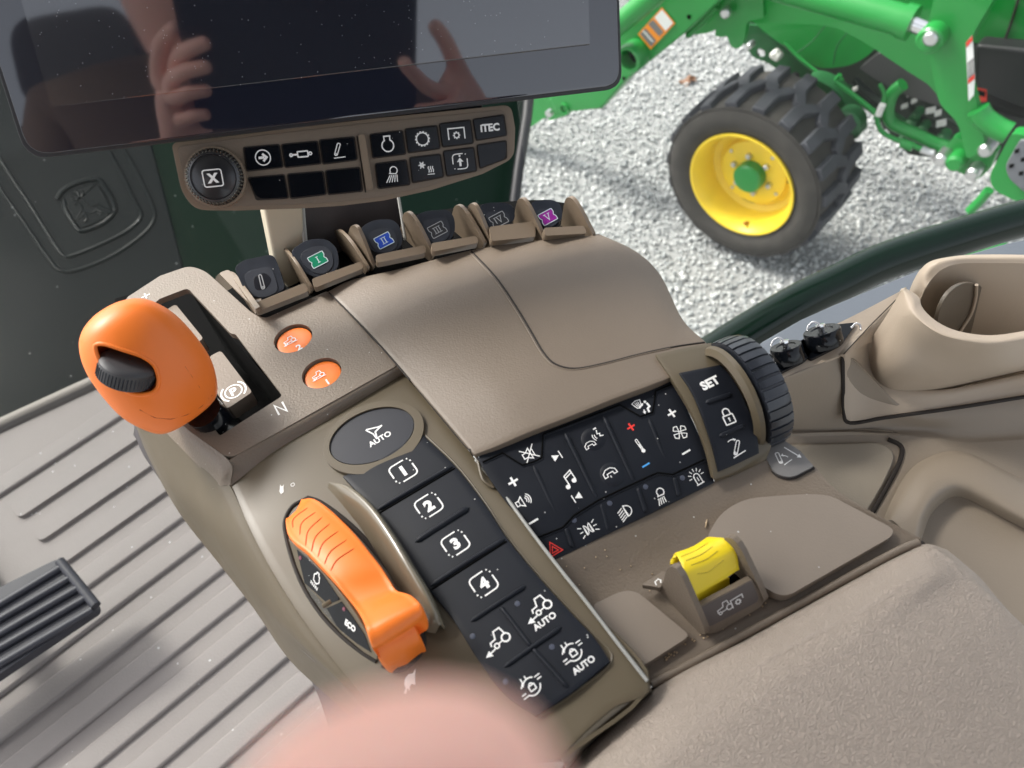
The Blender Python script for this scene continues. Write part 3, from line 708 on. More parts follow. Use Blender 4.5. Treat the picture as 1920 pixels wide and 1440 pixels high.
vsf = grid(rows, 4); vs, fs = grid_mesh(vsf); SURF['dial'] = BVHTree.FromPolygons(vs, fs)
dial = link('range_dial', meshof(vs, fs), ORG, con); MODS.append((dial, 'sharp'))
for (x0, y0, xm, ym, x1, y1) in ((549, 990, 551, 972, 577, 952), (562, 1003, 566, 980, 592, 960), (573, 1023, 578, 995, 604, 970), (584, 1034, 592, 1006, 618, 982), (596, 1044, 606, 1018, 634, 996), (608, 1058, 620, 1034, 650, 1012), (620, 1070, 632, 1050, 664, 1028)):
    P = [hit(p.x, p.y, 'dial') for p in spline([Vector((x0, y0, 0)), Vector((xm, ym, 0)), Vector((x1, y1, 0))], 5)]
    tube('grip_groove', [a+b*.00006 for a, b in P], [.0001]+[.00028]*(len(P)-2)+[.0001], mat('orange_groove', (.62, .10, .012), .6), dial, n=6)
# dial face with labels
FP = plane3((541, 1013, 3), (706, 1238, 1), (600, 1130, -3))
face = plate('dial_face', [[(540, 1010), (552, 1020), (574, 1040), (600, 1068), (624, 1094), (648, 1124), (668, 1152), (690, 1190), (708, 1226), (706, 1238), (680, 1222), (640, 1188), (605, 1150), (575, 1105), (556, 1062)]], FP, OLIVE, con, thick=3, bev=.3)
lab1 = plate('dial_label', [[(556, 1030), (575, 1045), (604, 1076), (637, 1124), (615, 1133), (590, 1110), (571, 1094), (563, 1060)]], FP, BLKG, face, thick=.8, bev=.1, up=.3)
lab2 = plate('dial_label', [[(612, 1140), (640, 1128), (662, 1158), (683, 1190), (696, 1224), (668, 1206), (636, 1180), (620, 1158)]], FP, BLKG, face, thick=.8, bev=.1, up=.3)
plate('dial_window', [[(573, 1098), (590, 1114), (612, 1140), (632, 1176), (606, 1148), (584, 1120)]], FP, mat('dusty_window', (.06, .055, .045), .3, spots=.2, sscale=1500), face, thick=.8, bev=.1, up=.35)
LP = (FP[0]+FP[1]*.0004, FP[1])
sym(LP, 657, 1173, 20, [T_('ECO', 0, 0, .62, .05)], lab2, d=(18, 15))
sym(LP, 594, 1084, 13, [L_([(-.3, .9), (-.3, .6), (-.7, .2), (-.5, -.6), (.3, -.8), (.8, -.3), (.5, .5), (.2, .6), (.2, .9), (-.3, .9)], .17)]+[L_([(-.8+.4*i, -1.05), (-.7+.4*i, -1.5)], .2) for i in range(5)], lab1, d=(12, 14))
led(LP, 563, 1046, 4, lab1, mat('led_red_dim', (.2, .05, .08), .3)); led(LP, 645, 1142, 4, lab2, mat('led_red_dim', (.2, .05, .08), .3))
tube('dial_index', [V(620, 1128, 5), V(612, 1133, 5.5), V(633, 1122, 5)][:2]+[V(606, 1136, 5)], .0011, OLIVE, face, n=8)
# dark gap around the dial
seam('dial_gap', 'body', [(706, 1240), (680, 1224), (640, 1192), (604, 1154), (572, 1106), (552, 1060), (538, 1012), (534, 978), (548, 950), (576, 934)], SEAM, con, r=1.0)
seam('dial_gap', 'body', [(576, 934), (602, 943), (650, 978), (690, 1018), (730, 1068), (756, 1106), (786, 1126), (800, 1146), (790, 1168), (794, 1208), (778, 1236), (748, 1256), (718, 1246)], SEAM, con, r=1.3)
# scooped shoulder ridge right of the dial
sw = [((618, 905), 3, -4), ((650, 915), 8, -.5), ((690, 950), 10, 3), ((726, 1000), 11, 5), ((760, 1055), 11, 6), ((790, 1105), 11, 5), ((812, 1150), 9, 2), ((826, 1172), 5, -3)]
rows = []
for (c, hw, z) in sw:
    c3 = V(c[0], c[1], z); s = px_m(c3)
    out = (RV*.80+UV*.60)
    rows.append([c3-out*s*hw*3.2-ZU*(z*.75+6)*MM, c3-out*s*hw*1.7-ZU*(.35*max(z, 0)+1.5)*MM, c3-out*s*hw*.55, c3+out*s*hw*.5, c3+out*s*hw*1.1-ZU*(.5*max(z, 0)+2)*MM, c3+out*s*hw*1.3-ZU*(max(z, 0)+6)*MM])
patch('dial_shoulder', rows, mat('olive_gloss', (.17, .148, .105), .22, .04, 1200, var=.05, coat=.4), con, thick=1, bev=0, raw=True)
# edge rails of the strip
def rail(name, pts, r, m):
    return tube(name, spline([V(*p) for p in pts], 5), r*MM, m, con, n=10)
rail('strip_edge', [(892, 862, -4.2), (940, 920, -4.4), (1000, 1002, -4.8), (1050, 1067, -5), (1105, 1136, -5.4), (1160, 1208, -6), (1214, 1277, -6.5)], .8, mat('edge_grey', (.3, .3, .28), .35))
tube('strip_edge', spline([V(896, 864, -2.5), V(906, 900, -3), V(926, 914, -4)], 4), .0007, OLIVE, con, n=8)
# wall from the strip down into the tray
patch('strip_side', [[(892, 863, -5.5), (893, 864, -20)], [(1000, 1003, -6), (1002, 1004, -24)], [(1105, 1138, -6.5), (1108, 1138, -26)], [(1218, 1282, -7.5), (1220, 1282, -30)], [(1054, 1427, -9.5), (1056, 1430, -40)]], OLIVE, con, thick=1.5, bev=0)

patch('strip_end', [[(1210, 1272, -7.6), (1134, 1308, -8.4), (1073, 1357, -9.2), (1036, 1412, -10)], [(1217, 1282, -7.5), (1152, 1328, -8.1), (1094, 1378, -8.8), (1054, 1426, -9.4)], [(1222, 1292, -9.5), (1157, 1340, -10.4), (1101, 1391, -11), (1062, 1438, -11.6)], [(1224, 1298, -22), (1160, 1346, -22), (1105, 1397, -22), (1066, 1444, -22)]], mat('olive_dark_trim', (.10, .085, .062), .4, .1, 1200), con, thick=1, bev=0)
# --- climate and lights keypad
patch('climate_keypad', [
    [(893, 856, 2.0), (1010, 806, 3.8), (1130, 757, 5.0), (1256, 712, 6.2)],
    [(925, 908, -2), (1043, 858, -.6), (1163, 808, .8), (1284, 757, 2.4)],
    [(978, 980, -7), (1090, 930, -6), (1205, 880, -5), (1318, 833, -4)],
    [(1031, 1055, -14), (1135, 1004, -13.5), (1240, 954, -13), (1340, 905, -13)]], BLK, con, thick=3, bev=.5, key='clim')
ck = bpy.data.objects['climate_keypad']
Lc = Vector((.93, .37, .03))
def clim(x, y): return (880+x/2.8235, 620+y/2.8235)
def R(x0, y0, x1, y1, w, h): return (*clim(x0, y0), *clim(x1, y1), w, h)
ribs('keypad_ridge', 'clim', [R(340, 715, 475, 1000, 7, .5), R(505, 540, 680, 895, 8, 1.2), R(710, 455, 875, 805, 8, 1.2), R(950, 465, 1058, 730, 7, .5),
    R(510, 1045, 545, 1150, 8, 1.2), R(700, 915, 738, 1060, 7, .5), R(890, 830, 935, 965, 8, 1.2), R(1085, 775, 1110, 880, 8, 1.0)], BLK, ck)
BLKE = mat('keypad_edge', (.05, .06, .08), .35)
for pts in ([(75, 705), (180, 655), (285, 720), (350, 700), (388, 680), (395, 555), (800, 400), (910, 462), (975, 440), (992, 325), (1080, 290)],
            [(350, 1110), (500, 1050), (560, 985), (690, 905), (880, 815), (1000, 760), (1080, 770), (1250, 690)]):
    q = [clim(*p) for p in pts]; P = []
    for i in range(len(q)-1):
        for t in (0, .25, .5, .75): P.append((q[i][0]*(1-t)+q[i+1][0]*t, q[i][1]*(1-t)+q[i+1][1]*t))
    P.append(q[-1]); P3 = [hit(*p, 'clim') for p in P]
    tube('keypad_step', [a for a, b in P3], .00042, BLK, ck, n=8)
    tube('keypad_gap', [a-RV*.0004+UV*.0007 for a, b in P3], .00045, DARK, ck, n=6)
def cs(x, y, half, st, m=None): sym('clim', *clim(x, y), half, st, ck, m, Lw=Lc)
cs(232, 800, 11, PLUS); cs(285, 903, 16, [SPK[0], SPK[1], L_(arc(.1, 0, .35, -50, 50, 6), .12), L_(arc(.1, 0, .6, -50, 50, 8), .12), L_(arc(.1, 0, .85, -50, 50, 8), .12)]); cs(340, 1010, 11, MINUS)
cs(318, 652, 16, [L_([(-.8, -.3), (-.4, -.3), (.15, -.7), (.15, .7), (-.4, .3), (-.8, .3)], .12, True), L_([(.5, -.4), (.5, .4)], .1), L_([(-.9, .9), (.9, -.9)], .12), L_([(-.9, -.9), (.9, .9)], .12)])
cs(465, 665, 10, [P_([(-.9, -.7), (.4, 0), (-.9, .7)]), L_([(.7, -.8), (.7, .8)], .2)]); cs(568, 882, 10, [P_([(.9, -.7), (-.4, 0), (.9, .7)]), L_([(-.7, -.8), (-.7, .8)], .2)])
cs(527, 790, 17, NOTE)
cs(640, 608, 12, [PHON[0]], None); cs(678, 550, 14, [L_([(-.1, .9), (.35, .9)], .2), L_([(.2, .6), (.0, .1), (.35, 0), (.2, -.35), (.65, -.5)], .14), L_(arc(.1, -.1, .55, 150, 220, 6), .12), L_(arc(.1, -.1, .85, 150, 220, 6), .12)])
cs(745, 755, 15, PHON); cs(757, 782, 7, arrow(0, .9, 0, -1, .25, .9))
cs(856, 510, 9, PLUS, REDI); cs(905, 612, 16, [L_(rnd([(-.12, -.5), (.12, -.5), (.12, .95), (-.12, .95)], .1, 3), .09, True), P_(circ(0, -.65, .24, 12)), L_([(0, -.5), (0, .3)], .1)]); cs(935, 712, 9, MINUS, BLUI)
cs(1072, 437, 10, PLUS); cs(1115, 538, 15, FAN); cs(1148, 643, 10, MINUS)
cs(893, 395, 11, [L_([(-.8, .7), (0, .9), (.8, .7), (.4, -.4), (0, -.6), (-.4, -.4)], .17, True), L_([(-.3, .6), (-.2, -.2)], .13), L_([(0, .6), (0, -.2)], .13), L_([(.3, .6), (.2, -.2)], .13)])
cs(938, 405, 14, [P_(circ(.25, .75, .2, 10)), L_([(.35, .5), (.4, -.1), (.0, -.25), (-.1, -.8)], .28)]+arrow(-.9, .5, -.05, .7, .16, .4)+arrow(-.5, -.1, -.75, -.75, .16, .4))
cs(445, 1152, 15, [L_([(-.9, -.75), (.9, -.75), (0, .85)], .12, True), L_([(-.42, -.48), (.42, -.48), (0, .27)], .12, True)], REDI)
cs(630, 1050, 18, [L_([(-.35, -.5), (-.35, .5)]+arc(-.35, 0, .3, 90, -90, 8, .5), .1, True), L_([(.35, -.5), (.35, .5)]+arc(.35, 0, .3, 90, 270, 8, .5), .1, True)]+[L_([(s_*.62, y), (s_*1.0, y*1.5)], .1) for s_ in (-1, 1) for y in (-.4, 0, .4)])
cs(825, 958, 16, [L_([(.05, -.65), (.05, .65)]+arc(.05, 0, .75, 90, -90, 10, .65), .12, True)]+[L_([(-.15, y), (-.9, y-.3)], .11) for y in (.55, .25, -.05, -.35, -.6)])
cs(1012, 870, 17, LAMP); cs(1207, 780, 16, [L_([(-.35, -.7), (-.35, .2)]+arc(0, .2, .35, 180, 0, 8)+[(.35, -.7)], .12), L_([(-.5, -.75), (.5, -.75)], .14), L_([(0, -.4), (0, .1)], .1)]+[L_([(math.cos(rad(a))*.62, .2+math.sin(rad(a))*.62), (math.cos(rad(a))*1.0, .2+math.sin(rad(a))*1.0)], .1) for a in (0, 30, 60, 90, 120, 150, 180)])
for (x, y) in ((555, 1004), (743, 914), (933, 827), (1128, 780)): led('clim', *clim(x, y), 5, ck)
for (x, y) in ((755, 760), (655, 575)):
    C, N = hit(*clim(x, y), 'clim'); s = 24*px_m(C)
    lathe('round_key', [(s, -.0002), (s*.93, .0001), (s*.5, .0001), (0, .00005)], C, N, BLK, ck, n=30)

# --- SET keypad in its bezel
patch('set_bezel', [
    [(1229, 665, 11.5), (1280, 653, 11.5), (1333, 643, 10)],
    [(1262, 714, 10.5), (1312, 698, 11), (1371, 676, 9.5)],
    [(1300, 779, 5.5), (1350, 758, 6), (1409, 722, 5)],
    [(1323, 838, -1.5), (1372, 818, -1), (1434, 774, -1.5)],
    [(1338, 895, -9), (1385, 875, -9), (1447, 826, -8)],
    [(1341, 904, -13), (1388, 886, -13), (1437, 862, -13)]], OLIVE, con, thick=4, bev=.8, key='bez')
patch('set_keypad', [
    [(1273, 699, 12), (1312, 691, 12), (1352, 683, 11.3)],
    [(1298, 738, 9.6), (1337, 727, 9.8), (1378, 716, 9)],
    [(1319, 787, 5.5), (1360, 774, 5.6), (1404, 768, 4.6)],
    [(1336, 838, -.7), (1380, 822, -.6), (1419, 814, -1.2)],
    [(1347, 885, -7.2), (1386, 868, -7.2), (1424, 850, -6.8)]], BLK, con, thick=2, bev=.4, key='setk')
sk = bpy.data.objects['set_keypad']
sym('setk', 1331, 718, 19, [T_('SET', 0, 0, 1.0, .05)], sk, Lw=Vector((.95, .31, .02)))
sym('setk', *clim(1367, 450), 18, LOCK, sk, Lw=Vector((.97, .22, .02)))
sym('setk', *clim(1415, 618), 19, [L_(rnd([(-.55, -.55), (-.25, -.7), (.55, .5), (.25, .65)], .18, 4), .1, True), L_(circ(-.33, -.46, .09, 8), .08, True), L_([(-.7, -.85), (.75, -.6)], .11), L_(arc(-.3, .2, .7, 120, 60, 8), .1), P_([(.25, .75), (-.05, 1.0), (.0, .65)])], sk, Lw=Vector((.97, .22, .02)))
ribs('keypad_ridge', 'setk', [R(1250, 382, 1390, 335, 9, 1.2), R(1322, 560, 1458, 500, 9, 1.2)], BLK, sk)
# --- black ribbed scroll wheel
WCc = Vector((.10607, .22237, -.0055)); wa = Vector((math.cos(.263), math.sin(.263), 0)); WR, WW = .0289, .0145
sw_ = lathe('scroll_wheel', [(.002, -.0002), (WR-.002, -.0002), (WR-.0004, .0006), (WR-.0002, WW*.35), (WR-.0003, WW*.7), (WR-.0012, WW*.93), (WR-.0032, WW), (.002, WW)], WCc, wa, mat('wheel_black', (.014, .017, .024), .3, .06, 1200, coat=.2), con, n=96)
u = wa.cross(ZU).normalized(); v_ = u.cross(wa)
for i in range(36):
    a = math.tau*i/36; r_ = u*math.cos(a)+v_*math.sin(a); t_ = wa.cross(r_).normalized()
    if r_.z < -.35: continue
    vs, fs = [], []; hw = math.pi*WR/36*.86
    prf = [(.0006, -.0006), (.0008, .0006), (.0030, .0009), (WW*.7, .0008), (WW*.93, -.0003), (WW*.99, -.0022)]
    for (h, e) in prf:
        for tt, ee in ((-1, -.0006), (-.82, e+.0), (.82, e+.0), (1, -.0006)):
            vs.append(WCc+r_*(WR+(min(ee, e) if abs(tt) == 1 else e)-.0003-(hw*tt)**2/2/WR)+t_*hw*tt+wa*h)
    for k in range(len(prf)-1):
        for j in range(3): fs.append((k*4+j, k*4+j+1, k*4+j+5, k*4+j+4))
    fs.append((0, 3, 2, 1))
    o = link('wheel_rib', meshof(vs, fs), MATS['wheel_black'], sw_); MODS.append((o, 'sharp'))
lathe('wheel_cheek', [(0, -.0012), (WR-.0016, -.0012), (WR-.0006, -.0018), (WR-.0012, -.004), (WR-.004, -.006)], WCc, wa, OLIVE, con, n=96)
# label tab under the wheel
TP = plane3((1440, 845, -13), (1475, 895, -14.5), (1525, 876, -14))
tab = plate('lever_tab', [[(1428, 842, 12), (1440, 820), (1452, 822, 6), (1471, 826, 6), (1500, 845, 10), (1526, 874, 3), (1484, 896, 14), (1452, 888, 14)]], TP, mat('tab_grey', (.17, .165, .16), .4, .2, 1300), con, thick=4, bev=.8)
plate('tab_gap', [[(1424, 845, 12), (1440, 830), (1500, 845), (1529, 878, 3), (1486, 901, 16), (1450, 893, 16)]], TP, SEAM, con, thick=3, bev=0, up=-1.2)
sym((TP[0]+TP[1]*.0001, TP[1]), 1470, 857, 17, [L_(rnd([(-.85, -.5), (-.5, -.6), (-.25, .75), (-.65, .8)], .16, 4), .1, True), L_(circ(-.66, -.4, .09, 8), .08, True), L_([(-.5, -.85), (.6, -.6)], .1), L_(arc(-.3, -.5, .75, 25, 75, 6), .1), P_([(-.25, .25), (.05, .45), (.05, .05)])], tab, Lw=Vector((.97, .22, 0)))
sym((TP[0]+TP[1]*.0001, TP[1]), 1487, 850, 16, arrow(-.5, 1.1, .55, -.9, .13, .45), tab, Lw=Vector((.97, .22, 0)))

# --- tray with raised pads
patch('tray', [
    [(1029, 1054, -14), (1185, 976, -13.6), (1340, 902, -13.4), (1433, 864, -13.5), (1480, 868, -15), (1530, 876, -16)],
    [(1062, 1100, -20), (1215, 1020, -19.5), (1365, 948, -18.5), (1450, 915, -17.5), (1510, 905, -17), (1556, 908, -17)],
    [(1095, 1140, -23), (1250, 1062, -23), (1395, 990, -21), (1490, 950, -19), (1555, 936, -18), (1600, 940, -18)],
    [(1160, 1215, -24), (1320, 1130, -24), (1460, 1055, -22.5), (1560, 1000, -21), (1620, 972, -20), (1668, 978, -19)],
    [(1218, 1284, -24.5), (1385, 1196, -24.5), (1540, 1110, -23.5), (1640, 1058, -22), (1700, 1020, -21), (1728, 1010, -20)]], TAN, con, thick=4, bev=1, key='tray')
lidp = (V(1550, 1020, -16.5), (ZU-FWD*.03).normalized())
plate('tray_lid', [[(1428, 1098, 14), (1330, 1010), (1327, 1004, 20), (1352, 960, 40), (1400, 934, 50), (1455, 930, 40), (1510, 926, 40), (1556, 928, 20), (1676, 992, 14), (1672, 1006, 8), (1478, 1117, 14), (1455, 1114, 14)]], lidp, TRAYM, con, thick=6, bev=1.6, seg=4)
plate('tray_pad', [[(1110, 1135, 10), (1168, 1106, 26), (1196, 1110, 16), (1290, 1188, 10), (1288, 1196, 10), (1206, 1248, 12), (1190, 1240, 8)]], (V(1200, 1180, -20), ZU), TRAYM, con, thick=6, bev=1.6, seg=4)
rail('tray_lip', [(1222, 1284, -23), (1385, 1196, -23), (1540, 1110, -22), (1640, 1056, -20), (1690, 1030, -18.5), (1722, 1017, -18)], 1.8, TAN)
# --- yellow power take-off switch in its housing
def hz(x, y): return (1120+x/4.8, 960+y/4.8)
LH = Vector((.87, .49, 0)).normalized(); FH = Vector((-.49, .87, 0)).normalized()
# side cheeks (vertical plates normal to lateral)
left_c = [hz(*p) for p in ((640, 500), (665, 490), (705, 505), (760, 580), (840, 760), (960, 1040), (975, 1105), (900, 1090), (760, 960), (400, 720), (390, 655), (440, 645), (560, 672), (590, 630), (615, 540))]
plate('switch_cheek', [[p+(3,) for p in left_c]], (V(*hz(940, 1080), -21), -LH), TAN, con, thick=2.6, bev=.9, seg=3, X=FH)
right_c = [hz(*p) for p in ((1140, 235), (1165, 228), (1215, 240), (1260, 285), (1300, 350), (1440, 640), (1505, 800), (1480, 830), (1300, 900), (1150, 700))]
plate('switch_cheek', [[p+(3,) for p in right_c]], (V(*hz(1500, 820), -19), -LH), TAN, con, thick=2.6, bev=.9, seg=3, X=FH)
fpl = plane3(V(*hz(930, 900), -11), V(*hz(1010, 1060), -20), V(*hz(1470, 800), -18))
fr = plate('switch_front', [[hz(905, 860)+(2,), hz(1390, 605)+(2,), hz(1500, 795)+(9,), hz(1480, 850)+(7,), hz(1080, 1085)+(8,), hz(985, 1100)+(8,)]], fpl, TAN, con, thick=3, bev=.6)
plate('switch_label', [[hz(925, 870)+(2,), hz(1385, 620)+(3,), hz(1455, 770)+(6,), hz(1440, 810)+(5,), hz(1020, 1030)+(6,), hz(990, 1020)+(6,)]], fpl, mat('label_brown', (.10, .085, .08), .45, .1, 1000), fr, thick=.8, bev=.2, up=.25)
FPs = (fpl[0]+fpl[1]*.0004, fpl[1])
sym(FPs, *hz(1150, 850), 18, TR, fr, Lw=LH); sym(FPs, *hz(1262, 805), 14, [L_([(-.9, -.6), (-.9, .75), (.9, .75), (.9, .1)], .15)]+gear(.05, -.05, .3, 8, .14, .6), fr, Lw=LH)
plate('switch_back', [[hz(1180, 590), hz(1260, 520), hz(1395, 610), hz(905, 860), hz(860, 770)]], (V(*hz(1100, 720), -17), ZU), DARK, con, thick=2, bev=0)
plate('switch_ramp', [[hz(395, 655)+(4,), hz(600, 530)+(3,), hz(660, 600), hz(560, 680)]], (V(*hz(500, 620), -16), (ZU+FH*.1).normalized()), TAN, con, thick=3, bev=.4)
sym((V(*hz(548, 632), -15.9), (ZU+FH*.1).normalized()), *hz(548, 632), 7, [L_([(-1, -.4), (-.6, .6), (.6, .7), (.9, 0), (.3, -.6)], .3)], con, Lw=LH)
# yellow rocker: profile swept across
prow = []
prof = [((662, 470), (985, 225), -6), ((680, 398), (1010, 218), -4), ((700, 370), (1080, 222), -1.5), ((745, 440), (1160, 235), 1), ((775, 520), (1225, 300), 1), ((800, 600), (1255, 370), -1), ((850, 770), (1280, 515), -7)]
for (a, b, z) in prof:
    A, B = V(*hz(*a), z), V(*hz(*b), z+.5)
    r_ = []
    for t in (0, .06, .3, .5, .7, .94, 1):
        dip = -math.sin(math.pi*t)*.0009
        p = A.lerp(B, t); e = .0006 if t in (0, 1) else 0
        r_.append(p+ZU*(dip-e))
    prow.append(r_)
yk = patch('yellow_switch', prow, YEL, con, thick=1.5, bev=.3, raw=True, key='yel', k=4)
plate('switch_stem', [[hz(885, 730), hz(1190, 590), hz(1197, 700), hz(910, 850)]], (V(*hz(1050, 720), -14), (-FH*.8+ZU*.5).normalized()), YEL, con, thick=5, bev=.3)
for pts in ([(752, 403), (880, 350), (995, 280)], [(797, 437), (930, 385), (1035, 313)], [(843, 480), (980, 425), (1082, 352)], [(900, 555), (1000, 535), (1135, 432)]):
    P = [hit(p.x, p.y, 'yel') for p in spline([Vector((*hz(*q), 0)) for q in pts], 5)]
    tube('grip_groove', [a for a, b in P], .00022, mat('yellow_groove', (.45, .33, .01), .6), yk, n=5)
# --- padded armrest
patch('arm_pad', [
    [(1040, 1460, -26), (1218, 1296, -25), (1400, 1197, -25), (1560, 1108, -24), (1690, 1036, -22), (1735, 1020, -21), (1775, 1030, -23)],
    [(1060, 1475, -15), (1236, 1304, -15), (1412, 1205, -15), (1570, 1117, -15), (1695, 1048, -14), (1750, 1028, -14), (1800, 1050, -18)],
    [(1140, 1515, -4), (1300, 1375, -4), (1455, 1262, -4), (1615, 1165, -4.5), (1735, 1085, -6.5), (1785, 1055, -12), (1840, 1085, -17)],
    [(1220, 1550, -1.5), (1370, 1410, -1.5), (1525, 1295, -1.5), (1675, 1195, -2.5), (1770, 1115, -8), (1828, 1095, -11), (1882, 1135, -17)],
    [(1400, 1560, -.5), (1500, 1450, -.5), (1640, 1345, -.5), (1770, 1250, -1.5), (1850, 1180, -6), (1900, 1160, -10), (1935, 1190, -17)],
    [(1560, 1650, 0), (1660, 1560, 0), (1790, 1440, 0), (1880, 1330, -2), (1950, 1260, -6), (1985, 1240, -10), (2010, 1260, -17)],
    [(1800, 1750, 0), (1900, 1650, 0), (2000, 1540, -1), (2080, 1420, -3), (2100, 1330, -6), (2110, 1300, -10), (2130, 1320, -17)]], PADV, con, thick=20, bev=0, key='pad', k=8)
tube('pad_piping', spline([V(*p) for p in ((1040, 1462, -27), (1218, 1300, -26), (1400, 1200, -26), (1560, 1111, -25), (1690, 1038, -23), (1732, 1020, -22))], 5), .0016, SEAM, con, n=8)
# smooth leading band of the pad, slightly proud
bandA = [(1085, 1460), (1236, 1306), (1412, 1208), (1570, 1119), (1695, 1050), (1752, 1031)]
bandB = [(1180, 1500), (1300, 1395), (1440, 1245), (1600, 1160), (1730, 1085), (1800, 1062)]
G = []
for i in range(7):
    t = i/6; r_ = []
    for a, b in zip(bandA, bandB):
        x, y = a[0]*(1-t)+b[0]*t, a[1]*(1-t)+b[1]*t
        h, n_ = hit(x, y, 'pad'); r_.append(h+n_*(.00045 if i < 6 else .0000))
    G.append(r_)
patch('pad_front_band', G, PADS, con, thick=.6, bev=0, raw=True, k=4)
# --- crumbs and dust on the console
def crumb_mesh(S, x, y, l):
    h, n_ = hit(x, y, S); d = (Vector((random.uniform(-1, 1), random.uniform(-1, 1), 0))).normalized()
    return tube_mesh([h-d*l*MM+n_*.0003, h+n_*.0006, h+d*l*MM+n_*.0003], [.0002, .0004, .0002], 5)
ws = link('wood_sliver', meshof(*crumb_mesh('tray', 1324, 981, 2.4)), CRUMB)
tag(ws, 'tiny pale wood sliver lying on the tray beneath the black climate keypad', 'crumb')
vs, fs = [], []
sp_ = [(1368, 988, .5), (1378, 990, .6)]+[(x_, 1245-(x_-1240)*.55+random.uniform(-14, 0), random.uniform(.15, .5)) for x_ in [random.uniform(1240, 1440) for _ in range(26)]]+[(random.uniform(1060, 1500), random.uniform(1020, 1120), .15) for _ in range(20)]
for (x_, y_, l_) in sp_:
    v2, f2 = crumb_mesh('tray', x_, y_, l_); b0 = len(vs); vs += v2; fs += [tuple(b0+t for t in f) for f in f2]
du = link('dust_crumbs', meshof(vs, fs), CRUMB); du['kind'] = 'stuff'; du['label'] = 'loose dust and crumbs along the edge of the tray'
# ============================================================ DISPLAY
dv = rayv(760, 60).normalized(); DPL = (CAM+dv*.41, -dv)
dis = thing('touch_screen', 'large switched off black touch screen above the button bar', 'screen', DPL[0])
XD = (on_plane(1100, 169, *DPL)-on_plane(100, 294, *DPL)).normalized()
OUT = [(-150, -330), (1143, -330), (1167, 148, 30), (1158, 168, 8), (60, 300, 26), (38, 262, 14)]
OUT = [(-152, -330), (1150, -330), (1167, 166, 34), (50, 300, 46)]
plate('screen_housing', [OUT], DPL, HSG, dis, thick=22, bev=1.2, seg=3, X=XD)
plate('screen_glass', [[(-146, -326), (1146, -326), (1162, 160, 32), (55, 292, 44)]], DPL, SCRN, dis, thick=2, bev=.3, up=.5, X=XD)
plate('screen_area', [[(-45, -300), (1095, -300), (1106, 84, 3), (96, 200, 3)]], DPL, SCRA, dis, thick=.3, bev=0, up=.62, X=XD)
# ============================================================ BUTTON BAR
bv = rayv(700, 200).normalized(); BPL = (D(640, 300, .395), (-bv+ZU*.12).normalized())
XB = (on_plane(900, 300, *BPL)-on_plane(300, 360, *BPL)).normalized()
bar = thing('button_bar', 'tan button bar with black symbol keys and a round knob below the touch screen', 'control panel', BPL[0])
def spl2(pts): return [tuple(p)[:2] for p in spline([Vector((a_, b_, 0)) for a_, b_ in pts], 4)]
def bp(x, y): return (300+x/2.743, 180+y/2.743)
outl = [(321, 268, 12), (500, 246), (700, 222), (958, 196, 16), (966, 240), (964, 296, 18), (905, 326), (810, 356), (720, 376), (640, 386), (560, 391), (440, 395), (366, 394, 22), (340, 360, 20)]
fp_ = plate('bar_faceplate', [outl], BPL, FIN, bar, thick=13, bev=2.2, seg=4, X=XB)
plate('bar_faceplate', [[(x*.988+6.5 if x < 640 else x*.985+9, y*.985+5) + tuple(r) for x, y, *r in [(328, 274, 12), (500, 251), (700, 228), (952, 203, 14), (958, 240), (957, 290, 16), (905, 320), (810, 349), (720, 369), (640, 379), (560, 384), (440, 388), (372, 388, 20), (347, 356, 20)]]], BPL, TANF, bar, thick=1, bev=.4, up=.35, X=XB)
bkeys = [ # outline in crop coords, symbol
 ([(433, 268), (608, 253), (628, 363), (450, 382)], 'arrow'), ([(630, 252), (805, 236), (823, 345), (648, 364)], 'cyl'), ([(824, 230), (995, 214), (1010, 325), (842, 346)], 'arm'),
 ([(457, 424, 0), (635, 408), (655, 522), (500, 530, 40)], None), ([(660, 405), (835, 391), (850, 503), (677, 523)], None), ([(855, 387), (1022, 371), (1037, 486), (870, 503)], None),
 ([(1083, 200), (1243, 182), (1260, 295), (1098, 315)], 'eng'), ([(1263, 173), (1420, 156), (1437, 267), (1280, 288)], 'gear'), ([(1440, 146), (1593, 127), (1608, 240), (1456, 258)], 'pto'), ([(1613, 122), (1765, 100), (1780, 200), (1630, 225)], 'itec'),
 ([(1110, 352), (1263, 333), (1282, 452), (1125, 472)], 'lamp'), ([(1287, 320), (1438, 303), (1455, 413), (1302, 442)], 'hvac'), ([(1460, 287), (1610, 268), (1626, 382), (1478, 408)], 'up'), ([(1633, 254), (1778, 233), (1780, 320, 30), (1648, 368)], None)]
